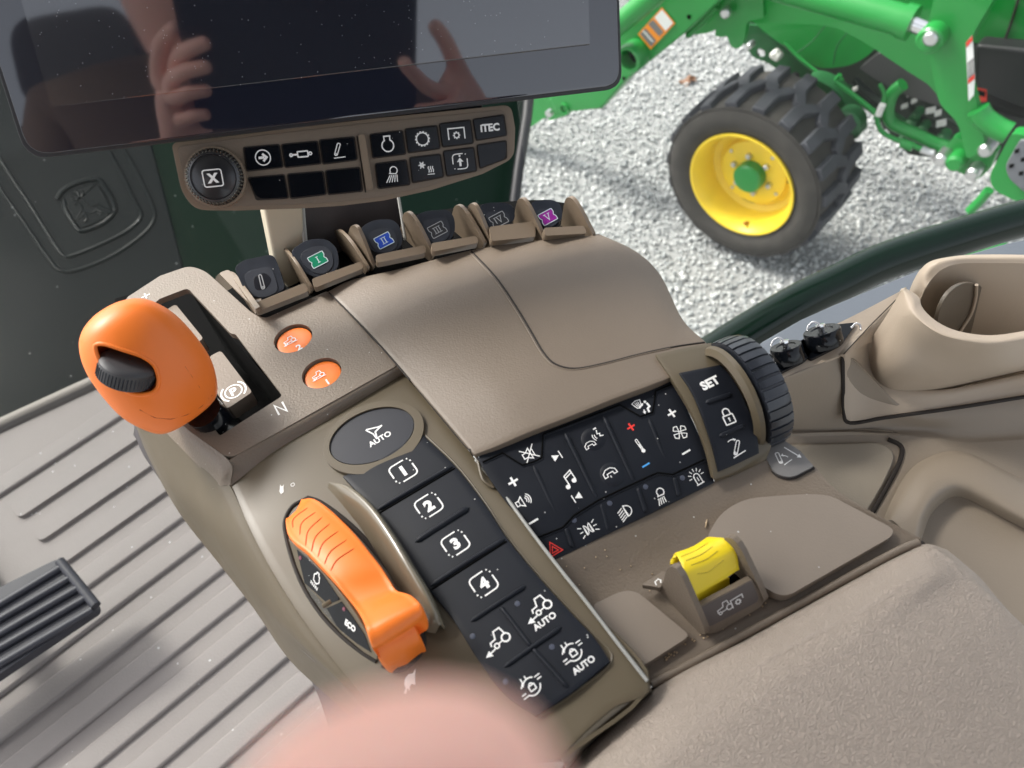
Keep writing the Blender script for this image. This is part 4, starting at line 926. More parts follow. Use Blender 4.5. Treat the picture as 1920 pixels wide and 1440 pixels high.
txt = {'arrow': [L_(circ(0, 0, .85, 26), .13, True), L_([(-.5, 0), (.15, 0)], .28), L_([(-.02, .42), (.42, 0), (-.02, -.42)], .26)],
 'cyl': [rrect(.5, .26, .06, .13, .15, 0), L_(circ(.88, 0, .13, 10), .12, True), L_([(-.35, 0), (-.8, 0)], .16), L_(circ(-.98, 0, .13, 10), .12, True)],
 'arm': [L_(rnd([(-.55, -.5), (-.25, -.6), (.35, .7), (.02, .8)], .16, 4), .11, True), L_(circ(-.36, -.4, .1, 8), .08, True), L_([(-.65, -.85), (.7, -.8)], .1)],
 'eng': [L_([(-.35, .9), (-.35, .5)]+arc(0, -.15, .68, 118, 422, 20)+[(.35, .9)], .15, True)],
 'gear': gear(0, 0, .7, 14, .14, .25), 'pto': [L_([(-.95, -.65), (-.95, .6), (.95, .6), (.95, -.65)], .14)]+gear(0, -.2, .27, 8, .12, .6),
 'itec': [T_('iTEC', 0, 0, .95, .045)], 'lamp': [L_(arc(.2, .42, .42, -60, 200, 14)+[(-.3, .1), (.42, .02)], .12, True)]+[L_([(-.28+.2*i, -.1), (-.8+.32*i, -.9)], .11) for i in range(5)],
 'hvac': [L_([(-.5-.42*math.cos(rad(a)), .35-.42*math.sin(rad(a))), (-.5+.42*math.cos(rad(a)), .35+.42*math.sin(rad(a)))], .11) for a in (0, 60, 120)]+[L_(circ(-.5, .35, .22, 12), .09, True)]+[L_([(.25+.25*i, .15), (.18+.25*i, -.05), (.3+.25*i, -.3), (.22+.25*i, -.55)], .11) for i in range(3)]+[L_([(.05, -.75), (.9, -.75)], .1)],
 'up': cut_ring(.85, .12)+[L_([(0, -.55), (0, 0)], .26), P_([(-.4, -.05), (.4, -.05), (0, .42)]), P_(circ(0, .62, .12, 10))]}
lbl = {'itec': 'black key lettered iTEC'}
for (ol, sy) in bkeys:
    P = [bp(p[0], p[1])+((p[2]/2.743 if len(p) > 2 and p[2] else 3),) for p in ol]
    k = plate('bar_key', [P], BPL, BLKG, bar, thick=3, bev=1.1, seg=4, up=2.0, X=XB, label=lbl.get(sy))
    cx = sum(p[0] for p in P)/4; cy = sum(p[1] for p in P)/4
    S = (BPL[0]+BPL[1]*.0021, BPL[1])
    if sy: sym(S, cx, cy, {'itec': 15, 'cyl': 19}.get(sy, 16), txt[sy], k, Lw=XB, lift=.05)
    # raised shadow gap round each key
    Q = [((p[0]-cx)*1.09+cx, (p[1]-cy)*1.13+cy, 5) for p in P]
    plate('key_gap', [Q], BPL, SEAM, bar, thick=.5, bev=0, up=.5, X=XB)
plate('bar_rib', [[bp(1018, 200)+(5,), bp(1052, 195)+(5,), bp(1098, 480)+(5,), bp(1062, 486)+(5,)]], BPL, FIN, bar, thick=3, bev=1.6, seg=4, up=2.6, X=XB)
plate('bar_groove', [[bp(1010, 205), bp(1016, 205), bp(1060, 495), bp(1054, 497)]], BPL, SEAM, bar, thick=.4, bev=0, up=.55, X=XB)
KC = on_plane(401, 332, BPL[0]+BPL[1]*.006, BPL[1]); KN = BPL[1]; kr = 51*px_m(KC)
lathe('knob_bezel', [(kr*1.12, -.006), (kr*1.10, -.003), (kr*1.02, -.0028)], KC, KN, FIN, bar, n=64)
ko = lathe('rotary_knob', [(kr*.98, -.006), (kr*.98, -.001), (kr*.93, .0005), (kr*.82, .0012), (kr*.79, .0004), (kr*.76, .0004), (kr*.70, .0009), (0, .001)], KC, KN, mat('knob_black', (.014, .014, .016), .3, .05, 1200, coat=.3, spots=.01), bar, n=72)
u = KN.orthogonal().normalized(); v_ = KN.cross(u); vs, fs = [], []
for i in range(46):
    a = math.tau*i/46; r_ = u*math.cos(a)+v_*math.sin(a); t_ = KN.cross(r_); b = len(vs)
    for (rr, hh) in ((.9, .0009), (1.0, -.0006), (1.0, -.006)):
        for tt in (-.00042, .00042): vs.append(KC+r_*(kr*rr)+KN*hh+t_*tt)
    for tt in (0,): vs += [KC+r_*(kr*1.035)+KN*(-.001), KC+r_*(kr*1.035)+KN*(-.006), KC+r_*(kr*.93)+KN*.0012]
    fs += [(b, b+1, b+8), (b, b+8, b+6, b+2), (b+1, b+3, b+6, b+8), (b+2, b+6, b+7, b+4), (b+3, b+5, b+7, b+6)]
link('knob_knurling', meshof(vs, fs, False), mat('knob_silver_edge', (.12, .115, .10), .25, metal=.6), ko)
sym((KC+KN*.0011, KN), 399, 334, 19, [rrect(.9, .8, .25, .12), T_('X', 0, 0, .95, .06)], ko, Lw=XB, lift=.05)
# ============================================================ POSTS BELOW THE BAR
pv = FWD*-1
post = thing('support_post', 'cream and dark brown support post between button bar and lever bank', 'post', D(620, 400, .46))
PP = (D(620, 420, .47), (-FWD*.9+ZU*.2-LAT*.15).normalized())
plate('post_cover', [[(492, 380), (567, 374), (572, 480), (560, 560), (520, 520)]], PP, CREAM, post, thick=20, bev=2.5, seg=4, X=LAT)
plate('post_body', [[(560, 360), (746, 345), (760, 440), (700, 520), (568, 520)]], (PP[0]-PP[1]*.01, PP[1]), BRNP, post, thick=20, bev=1.5, X=LAT)
tube('post_edge', [D(566, 376, .466), D(569, 420, .466), D(574, 470, .466)], .0016, mat('edge_grey', (.3, .3, .28), .35), post, n=8)
tube('post_edge', [D(744, 352, .47), D(752, 400, .47), D(760, 450, .47)], .0010, mat('edge_grey', (.3, .3, .28), .35), post, n=8)
brk = plate('screen_bracket', [[(470, 250), (905, 190), (905, 215), (760, 245), (500, 275)]], (D(640, 240, .425), BPL[1]), BLKG, dis, thick=10, bev=1, X=XB)
# ============================================================ OWN HOOD AHEAD
HN = (-rayv(250, 480).normalized()+ZU*.35-FWD*.1).normalized(); HP = (D(250, 480, 1.45), HN)
hood = thing('engine_hood', 'dark green and grey engine hood with an embossed leaping deer shield', 'hood', HP[0])
plate('hood_panel', [[(-400, 120), (1005, 60), (1000, 200), (978, 340), (950, 470), (640, 700), (300, 860), (-400, 1100)]], HP, DGRN, hood, thick=40, bev=4, X=LAT)
plate('grey_panel', [[(-300, 150), (250, 130), (282, 262), (318, 400), (348, 520), (360, 700), (200, 900), (-400, 1100)]], HP, DGRY, hood, thick=10, bev=3, up=4, X=LAT)
HPs = (HP[0]+HN*.004, HN)
def emb(name, pts, r, k=5, closed=False):
    q = spline([Vector((x, y, 0)) for x, y in pts], k)
    return tube(name, [on_plane(p.x, p.y, HPs[0]+HN*(.003 if 'deer' in name else 0), HN) for p in q], r, DGRY, hood, n=8)
emb('hood_contour', [(198, 270), (225, 320), (252, 375), (265, 405), (240, 432), (190, 458), (140, 478), (122, 480), (105, 462), (60, 390), (20, 330), (-30, 250)], .0035)
emb('hood_contour', [(226, 268), (258, 325), (286, 385), (288, 415), (262, 445), (210, 480), (150, 505), (118, 508), (95, 490), (40, 410), (-10, 340)], .0035)
emb('shield_outline', [(107, 374), (118, 358), (140, 345), (165, 338), (185, 337), (196, 350), (210, 372), (216, 394), (202, 412), (180, 425), (152, 433), (138, 418), (124, 395), (120, 374)], .0045)
plate('shield_plate', [[(122, 370), (145, 352), (182, 344, 6), (196, 364), (210, 394), (200, 408), (178, 420), (152, 427, 6), (140, 412), (128, 392)]], HPs, DGRY, hood, thick=4, bev=1.5, up=3, X=LAT)
deer = [(134, 372), (140, 376), (147, 372), (153, 368), (158, 374), (164, 384), (172, 387), (184, 382), (192, 388), (203, 392), (213, 396), (203, 399), (190, 396), (182, 392), (176, 398), (164, 400), (160, 398), (150, 408), (143, 412), (150, 400), (154, 392), (151, 384), (146, 380), (140, 382)]
emb('deer_relief', deer, .0016, 2, closed=False)
for pts in ([(146, 372), (141, 366), (133, 364)], [(148, 371), (148, 363), (142, 358)], [(151, 370), (156, 364), (154, 358)], [(182, 392), (190, 402)], [(157, 398), (164, 410), (158, 416)]):
    emb('deer_relief', pts, .0022, 2)
# edge seal at the right of the front glass
tube('hood_seal', [on_plane(x, y, HP[0]-HN*-.05, HN) for x, y in ((995, 150), (988, 220), (972, 320), (962, 400), (955, 470))], .012, mat('black_seal', (.01, .01, .012), .5), hood, n=10)
# ============================================================ FLOOR AND MAT
ZF = -550
FPn = (V(200, 1100, ZF), ZU)
fl = plate('floor', [[(-900, 1100), (-10, 790), (210, 690), (500, 560), (700, 900), (1300, 1700), (-600, 2000)]], (V(200, 1100, ZF-6), ZU), FLR, None, thick=20, bev=0); fl['kind'] = 'structure'
mt = plate('floor_mat', [[(-500, 1060), (0, 812, 0), (196, 722), (420, 620), (560, 900), (1000, 1600), (-400, 1800)]], FPn, MATF, None, thick=8, bev=2)
tag(mt, 'warm grey ribbed rubber floor mat left of the armrest console', 'floor mat')
SURF['floor'] = None
lf = (V(553, 1224, ZF)-V(301, 1440, ZF)).normalized(); pf = ZU.cross(lf).normalized()
def floor_lip(pts, h=.022, w=.02):
    P = [V(x, y, ZF) for x, y in pts]
    o = link('mat_lip', meshof(*tube_mesh([p+ZU*.004 for p in P], w, 10, .5)), FLR, mt); MODS.append((o, 'sharp'))
floor_lip([(-200, 893), (0, 804), (200, 712), (420, 610)], w=.012)
ends = [(247, 772), (267, 823), (293, 872), (319, 921), (355, 967), (391, 1014), (432, 1062), (473, 1114), (517, 1165), (555, 1224), (594, 1286), (640, 1350), (690, 1420), (745, 1500)]
lefts = {1: (33, 967), 2: (72, 1011), 3: (105, 1043)}
for i, e in enumerate(ends):
    R0 = V(*e, ZF); 
    nxt = V(*ends[i-1], ZF) if i else V(230, 725, ZF)
    wv = (nxt-R0).dot(pf)*.55
    Lp = V(*lefts[i], ZF) if i in lefts else None
    dl = (Lp-R0).dot(lf) if Lp else -1.0
    a, b = dl, .06
    O = R0
    lp = [(a, 0), (b, 0), (b, wv), (a, wv)]
    lp = rnd(lp, .012 if i in lefts else 0) if i in lefts else lp
    vs, fs = prism_mesh(O+ZU*.0055, lf, pf, ZU, [lp], .009)
    o = link('mat_rib', meshof(vs, fs), MATF, mt)
    bb = o.modifiers.new('b', 'BEVEL'); bb.width = .003; bb.segments = 2; bb.limit_method = 'ANGLE'; bb.angle_limit = rad(40)
    o.modifiers.new('w', 'WEIGHTED_NORMAL'); MODS.append((o, 'wn'))
# raised footwell hump at the far left
PZ = -455; PDL = (V(90, 1140, PZ), (ZU-FWD*.12).normalized())
ped = thing('foot_pedal', 'dark grey ribbed foot pedal above the floor mat', 'pedal', V(90, 1140, PZ-40))
plate('pedal_pad', [[(-260, 1250), (-60, 1130), (112, 1045, 16), (184, 1140, 16), (-40, 1290), (-260, 1420)]], PDL, PEDM, ped, thick=14, bev=4, seg=3)
def ptube(a, b, r, up=.002): return tube('pedal_rib', [on_plane(a[0], a[1], PDL[0]+PDL[1]*up, PDL[1]), on_plane((a[0]+b[0])/2, (a[1]+b[1])/2, PDL[0]+PDL[1]*up, PDL[1]), on_plane(b[0], b[1], PDL[0]+PDL[1]*up, PDL[1])], r, PEDM, ped, n=10)
for a, b in (((-200, 1255), (118, 1062)), ((-200, 1278), (135, 1082)), ((-200, 1305), (148, 1102)), ((-200, 1332), (160, 1122)), ((-200, 1362), (174, 1143))): ptube(a, b, .0042)
ptube((112, 1052), (180, 1136), .0055)
tube('pedal_arm', [V(-40, 1180, PZ-20), V(-60, 1100, PZ-60), V(-80, 980, ZF-5)], .018, PEDM, ped)
# ============================================================ SIDE CONSOLE
sc = thing('side_console', 'beige side console with cup holder behind the armrest console', 'side console', V(1700, 900, -120))
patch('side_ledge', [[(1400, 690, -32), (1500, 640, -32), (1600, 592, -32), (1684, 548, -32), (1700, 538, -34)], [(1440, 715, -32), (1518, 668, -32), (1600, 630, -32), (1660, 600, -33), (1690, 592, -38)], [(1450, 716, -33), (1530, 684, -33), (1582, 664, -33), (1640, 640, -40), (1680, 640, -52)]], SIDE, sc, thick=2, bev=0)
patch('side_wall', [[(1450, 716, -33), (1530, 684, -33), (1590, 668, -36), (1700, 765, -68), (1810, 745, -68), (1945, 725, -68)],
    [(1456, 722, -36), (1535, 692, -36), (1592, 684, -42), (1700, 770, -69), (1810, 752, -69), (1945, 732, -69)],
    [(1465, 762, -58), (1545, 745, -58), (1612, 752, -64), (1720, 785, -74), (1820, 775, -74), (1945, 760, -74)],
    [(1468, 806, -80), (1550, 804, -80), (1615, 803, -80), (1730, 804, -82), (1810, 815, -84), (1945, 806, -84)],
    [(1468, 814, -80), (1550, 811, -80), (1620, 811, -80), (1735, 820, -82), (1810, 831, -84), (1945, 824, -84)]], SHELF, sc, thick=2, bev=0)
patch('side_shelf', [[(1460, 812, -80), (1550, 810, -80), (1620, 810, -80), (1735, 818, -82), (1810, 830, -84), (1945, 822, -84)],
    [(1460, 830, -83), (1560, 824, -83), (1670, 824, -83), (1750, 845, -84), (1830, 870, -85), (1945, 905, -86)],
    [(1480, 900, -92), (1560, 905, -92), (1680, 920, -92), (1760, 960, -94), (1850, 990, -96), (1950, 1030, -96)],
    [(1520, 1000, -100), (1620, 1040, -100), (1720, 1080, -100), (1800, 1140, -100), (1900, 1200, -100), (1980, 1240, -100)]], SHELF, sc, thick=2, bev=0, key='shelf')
plate('side_panel', [[(1440, 836), (1492, 832), (1655, 827, 26), (1682, 850, 22), (1660, 900), (1616, 975), (1560, 1000), (1450, 900)]], plane3((1492, 832, -84), (1655, 827, -84), (1600, 960, -95)), SIDED, sc, thick=5, bev=1.6, seg=4, up=2.0)
seam('panel_gap', 'shelf', [(1665, 824), (1686, 834), (1691, 848), (1682, 876), (1662, 914), (1634, 965), (1622, 990)], SEAM, sc, r=1.3, lift=.3)
arch = [((1652, 985), (1672, 975), (1700, 1000), (1722, 1012), (1730, 1015)), ((1672, 938), (1694, 935), (1716, 962), (1737, 965), (1744, 985)), ((1700, 888), (1722, 892), (1742, 918), (1757, 938), (1762, 962)),
    ((1740, 855), (1758, 868), (1774, 900), (1784, 922), (1789, 948)), ((1777, 842), (1794, 860), (1806, 898), (1812, 925), (1816, 953)), ((1815, 846), (1835, 868), (1850, 915), (1850, 943), (1852, 968)),
    ((1870, 872), (1890, 900), (1896, 945), (1893, 966), (1892, 990)), ((1940, 908), (1955, 935), (1952, 970), (1945, 992), (1942, 1014))]
zz = [(-91, -86, -85, -87, -106), (-90, -85, -83, -86, -106), (-88, -83, -81, -85, -106), (-86, -81, -80, -85, -106), (-85, -80, -79, -85, -106), (-85, -80, -79, -85, -106), (-86, -81, -80, -85, -106), (-87, -82, -81, -85, -106)]
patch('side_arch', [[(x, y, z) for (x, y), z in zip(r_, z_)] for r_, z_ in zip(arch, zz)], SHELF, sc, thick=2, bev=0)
plate('side_pocket', [[(1700, 1040), (1748, 964, 30), (1788, 944, 20), (1830, 952), (1990, 1030), (2000, 1300), (1800, 1200)]], (V(1850, 1040, -106), ZU), mat('pocket_floor', (.25, .225, .175), .55, .3, 700, var=.05), sc, thick=3, bev=0)
# cup holder module
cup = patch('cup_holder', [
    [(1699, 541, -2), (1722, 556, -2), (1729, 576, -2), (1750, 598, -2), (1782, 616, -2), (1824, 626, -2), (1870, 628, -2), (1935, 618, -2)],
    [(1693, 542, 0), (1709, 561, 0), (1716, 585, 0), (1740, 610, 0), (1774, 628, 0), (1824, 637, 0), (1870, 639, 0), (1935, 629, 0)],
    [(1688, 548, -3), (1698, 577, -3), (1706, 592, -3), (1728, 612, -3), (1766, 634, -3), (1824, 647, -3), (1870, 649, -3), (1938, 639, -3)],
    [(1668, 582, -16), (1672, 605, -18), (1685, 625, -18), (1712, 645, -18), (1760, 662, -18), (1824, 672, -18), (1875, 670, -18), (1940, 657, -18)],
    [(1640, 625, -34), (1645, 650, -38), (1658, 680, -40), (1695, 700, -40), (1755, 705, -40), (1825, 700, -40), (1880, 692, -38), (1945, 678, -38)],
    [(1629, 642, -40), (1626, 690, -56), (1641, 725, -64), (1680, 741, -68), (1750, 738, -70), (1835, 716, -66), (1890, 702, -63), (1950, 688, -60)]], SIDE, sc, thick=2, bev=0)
patch('cup_holder_back', [
    [(1700, 560, -34), (1712, 528, -20), (1727, 504, -10), (1750, 488, -3), (1801, 479, 0), (1860, 477, 0), (1940, 478, 0)],
    [(1708, 562, -30), (1722, 530, -12), (1736, 508, -4), (1757, 492, 1), (1801, 484, 2), (1860, 483, 2), (1940, 483, 2)],
    [(1718, 566, -30), (1732, 545, -12), (1748, 522, -6), (1768, 504, -1), (1801, 494, 0), (1860, 493, 0), (1940, 494, 0)],
    ], SIDE, sc, thick=2, bev=0)
bt = [V(*p) for p in ((1718, 566, -30), (1732, 545, -12), (1748, 522, -6), (1768, 504, -1), (1801, 494, 0), (1860, 493, 0), (1940, 494, 0), (2040, 500, 0), (2110, 530, 0), (2120, 590, 0))]
cc = V(1850, 560, -60)
patch('cup_wall', [bt, [p-ZU*.02 for p in bt], [p-ZU*.13+Vector((cc.x-p.x, cc.y-p.y, 0))*.0 for p in bt]], SIDE, sc, thick=1, bev=0, raw=True)
plate('cup_floor', [[(1764, 600), (1800, 565), (2000, 565), (2000, 720), (1790, 700)]], (V(1850, 560, -125), ZU), SIDE, sc, thick=2, bev=0)
CDP = (V(1812, 585, -29), (-FWD+ZU*.12).normalized())
cdv = plate('cup_divider', [ell(1812, 606, 54, 76, 8, 48)], CDP, mat('cup_divider_plastic', (.12, .10, .075), .4, .1, 800), sc, thick=2, bev=.8, seg=3)
tube('cup_divider_rib', [on_plane(x_, y_, CDP[0]+CDP[1]*.0012*(1 if CDP[1].dot(CAM-CDP[0]) > 0 else -1), CDP[1]) for x_, y_ in spl2([(1831, 534), (1829, 560), (1820, 590), (1800, 622)])], .0009, SIDE, cdv, n=8)
patch('cup_module', [
    [(1582, 664, -31), (1640, 604, -32), (1686, 556, -38), (1700, 560, -60)],
    [(1584, 668, -32), (1650, 665, -52), (1760, 715, -68), (1940, 680, -66)],
    [(1583, 700, -46), (1640, 718, -58), (1760, 732, -62), (1940, 696, -60)],
    [(1584, 775, -66), (1650, 764, -66), (1780, 750, -65), (1940, 718, -63)],
    [(1594, 790, -70), (1660, 782, -69), (1790, 764, -68), (1940, 740, -67)]], SIDE, sc, thick=6, bev=.8)
tube('module_gap', spline([V(*p) for p in ((1580, 668, -34), (1581, 720, -52), (1582, 772, -66), (1594, 793, -71), (1660, 783, -69), (1790, 765, -67), (1940, 741, -65))], 5), .0011, SEAM, sc, n=8)
tube('ledge_seam', [V(1582, 664, -30.8), V(1630, 612, -30.8), V(1680, 562, -30.8)], .0003, SEAM, sc, n=6)
# trailer sockets with chained caps
for i, (x, y, lb) in enumerate(((1474, 652, 'black socket cap with chain next to the black ribbed wheel'), (1541, 622, 'black socket cap with chain next to the cup holder'))):
    C = V(x, y, -24); A = (ZU*.78+FWD*.55+LAT*.12).normalized()
    r_ = (34 if i else 30)*px_m(C)
    sk_ = thing('socket_cap', lb, 'socket cap', V(x, y, -31), 'chained caps on the side console')
    lathe('cap', [(r_*.5, -.008), (r_*.95, -.008), (r_, -.006), (r_, .0004), (r_*.94, .0012), (r_*.6, .0012), (r_*.55, .0007), (0, .0007)], C, A, BLKG, sk_, n=40)
    plate('socket_flange', [[(x-46, y+20, 6), (x+10, y-12, 6), (x+66, y-18, 8), (x+38, y+22, 8), (x-22, y+52, 8)]], (V(x, y+12, -30), ZU), BLKG, sk_, thick=3, bev=.6)
    vs, fs = [], []
    K2 = C+A*.0035
    ch = [K2+RV*(-.001)+UV*.001, K2-RV*.003+UV*.0022, K2-RV*.0052+UV*.0014, K2-RV*.0068-UV*.0004, K2-RV*.0072-UV*.0025]
    for p in spline(ch, 4):
        b = len(vs); vs += [p+q*.00062 for q in SPH[0]]; fs += [tuple(b+t for t in f) for f in SPH[1]]
    link('bead_chain', meshof(vs, fs), CHR, sk_)
    lathe('cap_stud', [(.0016, 0), (.0016, .0022), (.0026, .0024), (.0026, .0034), (0, .0038)], C+A*.0008, A, CHR, sk_, n=14)
    vs, fs = [], []
    E0 = V(x+56, y-8, -26)
    for p in spline([E0, E0+RV*.002+UV*.002, E0+RV*.0045+UV*.0015, E0+RV*.005-UV*.001], 3):
        b = len(vs); vs += [p+q*.0007 for q in SPH[0]]; fs += [tuple(b+t for t in f) for f in SPH[1]]
    link('bead_chain', meshof(vs, fs), CHR, sk_)
# sill and door frame tube
cab = thing('tractor_cab', 'cab of the tractor around the seat: dark green frame tube, grey sill, windows', 'tractor cab', D(1570, 532, .77))
si = plate('window_sill', [[(1330, 720), (1430, 640), (1500, 600), (1560, 573), (1640, 540), (1709, 512), (1790, 484), (1872, 460), (1960, 440), (1980, 560), (1700, 640), (1450, 760)]], (V(1650, 560, -120), ZU), SILL, cab, thick=20, bev=1)
tb = tube('door_frame_tube', spline([D(*p) for p in ((1230, 740, .74), (1340, 662, .75), (1480, 577, .76), (1570, 532, .77), (1660, 490, .78), (1790, 447, .79), (1920, 409, .80), (2060, 380, .81))], 8), .0195, FRMG, cab, n=28)
# ============================================================ OUTSIDE: GRAVEL
ZG = -1.834
def G3(x, y, h=0): return V(x, y, (ZG+h)*1000)
gm = mat('gravel_bed', (.27, .275, .27), .9, 1.0, 70, var=.5, vscale=55)
gr = link('ground', meshof([Vector(p) for p in ((-250, -250, ZG), (250, -250, ZG), (250, 250, ZG), (-250, 250, ZG))], [(0, 1, 2, 3)], False), gm); gr['kind'] = 'structure'
import numpy as np
rs = np.random.RandomState(3)
ph = (1+5**.5)/2
ico = np.array([(-1, ph, 0), (1, ph, 0), (-1, -ph, 0), (1, -ph, 0), (0, -1, ph), (0, 1, ph), (0, -1, -ph), (0, 1, -ph), (ph, 0, -1), (ph, 0, 1), (-ph, 0, -1), (-ph, 0, 1)])/math.sqrt(1+ph*ph)
icf = np.array([(0, 11, 5), (0, 5, 1), (0, 1, 7), (0, 7, 10), (0, 10, 11), (1, 5, 9), (5, 11, 4), (11, 10, 2), (10, 7, 6), (7, 1, 8), (3, 9, 4), (3, 4, 2), (3, 2, 6), (3, 6, 8), (3, 8, 9), (4, 9, 5), (2, 4, 11), (6, 2, 10), (8, 6, 7), (9, 8, 1)])
NS = 100000
x = rs.uniform(.05, 3.6, NS); y = rs.uniform(.8, 5.4, NS)
# keep the part of the yard the window shows, with a margin
c3 = np.stack([x, y-0, np.full(NS, ZG-.30)], 1)
dep_ = c3@np.array(DV); pxs = 960+FPX*(c3@np.array(RV))/dep_; pys = 720-FPX*(c3@np.array(UV))/dep_
keep = (pxs > 860) & (pxs < 2100) & (pys > -150) & (pys < 720); x, y = x[keep], y[keep]; n_ = len(x)
s = rs.uniform(.004, .0105, n_)*.9*rs.choice([.75, 1, 1.4], n_, p=[.45, .45, .1])
ax = rs.normal(size=(n_, 3)); ax /= np.linalg.norm(ax, axis=1)[:, None]; an = rs.uniform(0, 6.28, n_)
sc_ = rs.uniform(.55, 1.25, (n_, 1, 3)); jit = rs.uniform(.75, 1.2, (n_, 12, 1))
vv = ico[None]*jit*sc_
ca, sa = np.cos(an)[:, None, None], np.sin(an)[:, None, None]; k = ax[:, None, :]
vv = vv*ca+np.cross(np.broadcast_to(k, vv.shape), vv)*sa+k*(vv*k).sum(2, keepdims=True)*(1-ca)
vv = vv*s[:, None, None]+np.stack([x, y, ZG+s*rs.uniform(.1, 1.1, n_)], 1)[:, None, :]
me = bpy.data.meshes.new('m'); NV = n_*12; NF = n_*20
me.vertices.add(NV); me.vertices.foreach_set('co', vv.reshape(-1).astype(np.float32))
idx = (icf[None]+(np.arange(n_)*12)[:, None, None]).reshape(-1)
me.loops.add(NF*3); me.loops.foreach_set('vertex_index', idx.astype(np.int32))
me.polygons.add(NF); me.polygons.foreach_set('loop_start', np.arange(0, NF*3, 3, dtype=np.int32)); me.polygons.foreach_set('loop_total', np.full(NF, 3, np.int32))
me.update(calc_edges=True)
at = me.attributes.new('tone', 'FLOAT', 'POINT'); at.data.foreach_set('value', np.repeat(np.clip(rs.beta(2.2, 1.6, n_), 0, 1), 12).astype(np.float32))
sm = bpy.data.materials.new('gravel_stone'); sm.use_nodes = True; N_ = sm.node_tree.nodes; Lk_ = sm.node_tree.links; B_ = N_['Principled BSDF']; B_.inputs['Roughness'].default_value = .85
a_ = N_.new('ShaderNodeAttribute'); a_.attribute_name = 'tone'; r__ = N_.new('ShaderNodeValToRGB')
e = r__.color_ramp.elements; e[0].position = 0; e[0].color = (.15, .16, .16, 1); e[1].position = 1; e[1].color = (.64, .64, .62, 1); q = r__.color_ramp.elements.new(.55); q.color = (.40, .415, .41, 1)
Lk_.new(a_.outputs['Fac'], r__.inputs[0]); Lk_.new(r__.outputs[0], B_.inputs['Base Color'])
st = link('gravel', me, sm); st['kind'] = 'stuff'; st['label'] = 'pale grey crushed stone gravel'
# fallen leaf
LFc = G3(1288, 150, .018)
lp = []
for i in range(22):
    a = math.tau*i/22; r0 = .034*(1.25 if i % 4 == 0 else (.55 if i % 4 == 2 else .85)); lp.append((math.cos(a)*r0*1.25, math.sin(a)*r0))
vs = [LFc+Vector((a, b, .012*math.sin(a*70)+.008*math.cos(b*90))) for a, b in lp]+[LFc+Vector((a*.5, b*.5, -.004)) for a, b in lp]+[LFc]
fs = [(i, (i+1) % 22, (i+1) % 22+22, i+22) for i in range(22)]+[(i+22, (i+1) % 22+22, 44) for i in range(22)]
lo = link('fallen_leaf', meshof(vs, fs), LEAFM); lo.modifiers.new('s', 'SOLIDIFY').thickness = .0015; MODS.append((lo, 'sharp'))
tag(lo, 'curled dry brown leaf lying on the gravel', 'leaf')
# ============================================================ OUTSIDE TRACTOR
WC0 = Vector((.94619, 2.23405, -1.48055)); WA = Vector((-.7468, -.6650, -.015)).normalized()
tr_ = thing('loader_tractor', 'green compact tractor with front loader and yellow wheel rim standing on the gravel', 'tractor', Vector((WC0.x, WC0.y, ZG)))
whl = lathe('wheel', [(.20, -.02), (.20, -.25), (.19, -.25), (.19, -.02)], WC0, WA, TYR, tr_, n=48)
lathe('tyre', [(.207, -.006), (.222, .004), (.245, .014), (.272, .016), (.296, .006), (.300, -.002), (.302, -.02), (.303, -.05), (.304, -.14), (.303, -.23), (.300, -.27), (.27, -.285), (.22, -.28), (.2, -.27)], WC0, WA, TYR, whl, n=72)
tube('tyre_bead', [WC0+WA*.003+(u_*math.cos(t)+w_*math.sin(t))*.303 for u_, w_ in [(WA.orthogonal().normalized(), WA.cross(WA.orthogonal().normalized()))] for t in [math.tau*i/72 for i in range(73)]], .0035, TYR, whl, n=6)
u = WA.cross(ZU).normalized(); v_ = u.cross(WA)
vs, fs = [], []
NL = 19
def ring(r, ang, h): return WC0+(u*math.cos(ang)+v_*math.sin(ang))*r+WA*h
for side in (0, 1):
    for i in range(NL):
        a0 = math.tau*(i+.5*side)/NL
        hs = [(0, -.002), (0, -.06), (0, -.095), (.075, -.135), (.135, -.165)]
        if side: hs = [(t, -.28-h) for t, h in hs]
        wd = [.074, .074, .078, .076, .066]; b = len(vs)
        for q, ((t, h), w_) in enumerate(zip(hs, wd)):
            top = .326 if q not in (0,) else .322
            base = .295 if q == 0 else .304
            for rr, ww in ((base, 1.12), (top, .92), (top, -.92), (base, -1.12)):
                vs.append(ring(rr, a0+t+ww*w_, h))
        for q in range(4):
            for j in range(3): fs.append((b+q*4+j, b+q*4+j+1, b+q*4+j+5, b+q*4+j+4))
        fs.append((b, b+3, b+2, b+1)); fs.append((b+16, b+17, b+18, b+19))
lg = link('tyre_lugs', meshof(vs, fs), LUG, whl)
bmk = bmesh.new(); bmk.from_mesh(lg.data); bmesh.ops.recalc_face_normals(bmk, faces=bmk.faces); bmk.to_mesh(lg.data); bmk.free()
bb = lg.modifiers.new('b', 'BEVEL'); bb.width = .003; bb.segments = 1; bb.limit_method = 'ANGLE'; bb.angle_limit = rad(35); MODS.append((lg, 'sharp'))
rim = lathe('rim', [(.202, -.012), (.2085, .002), (.2065, .009), (.199, .008), (.193, -.004), (.184, -.02), (.178, -.05), (.172, -.10), (.150, -.112), (.138, -.108), (.132, -.098), (.128, -.088), (.095, -.082), (.06, -.082), (0, -.082)], WC0, WA, JYL, whl, n=72)
lathe('hub_cap', [(.056, -.085), (.056, -.045), (.05, -.038), (.02, -.034), (0, -.034)], WC0, WA, JGR, rim, n=36)
for i in range(6):
    C = ring(.076, math.tau*(i+.25)/6, -.082)
    lathe('wheel_nut', [(.0115, 0), (.0115, .014), (.008, .017), (0, .017)], C, WA, STL, rim, n=6)
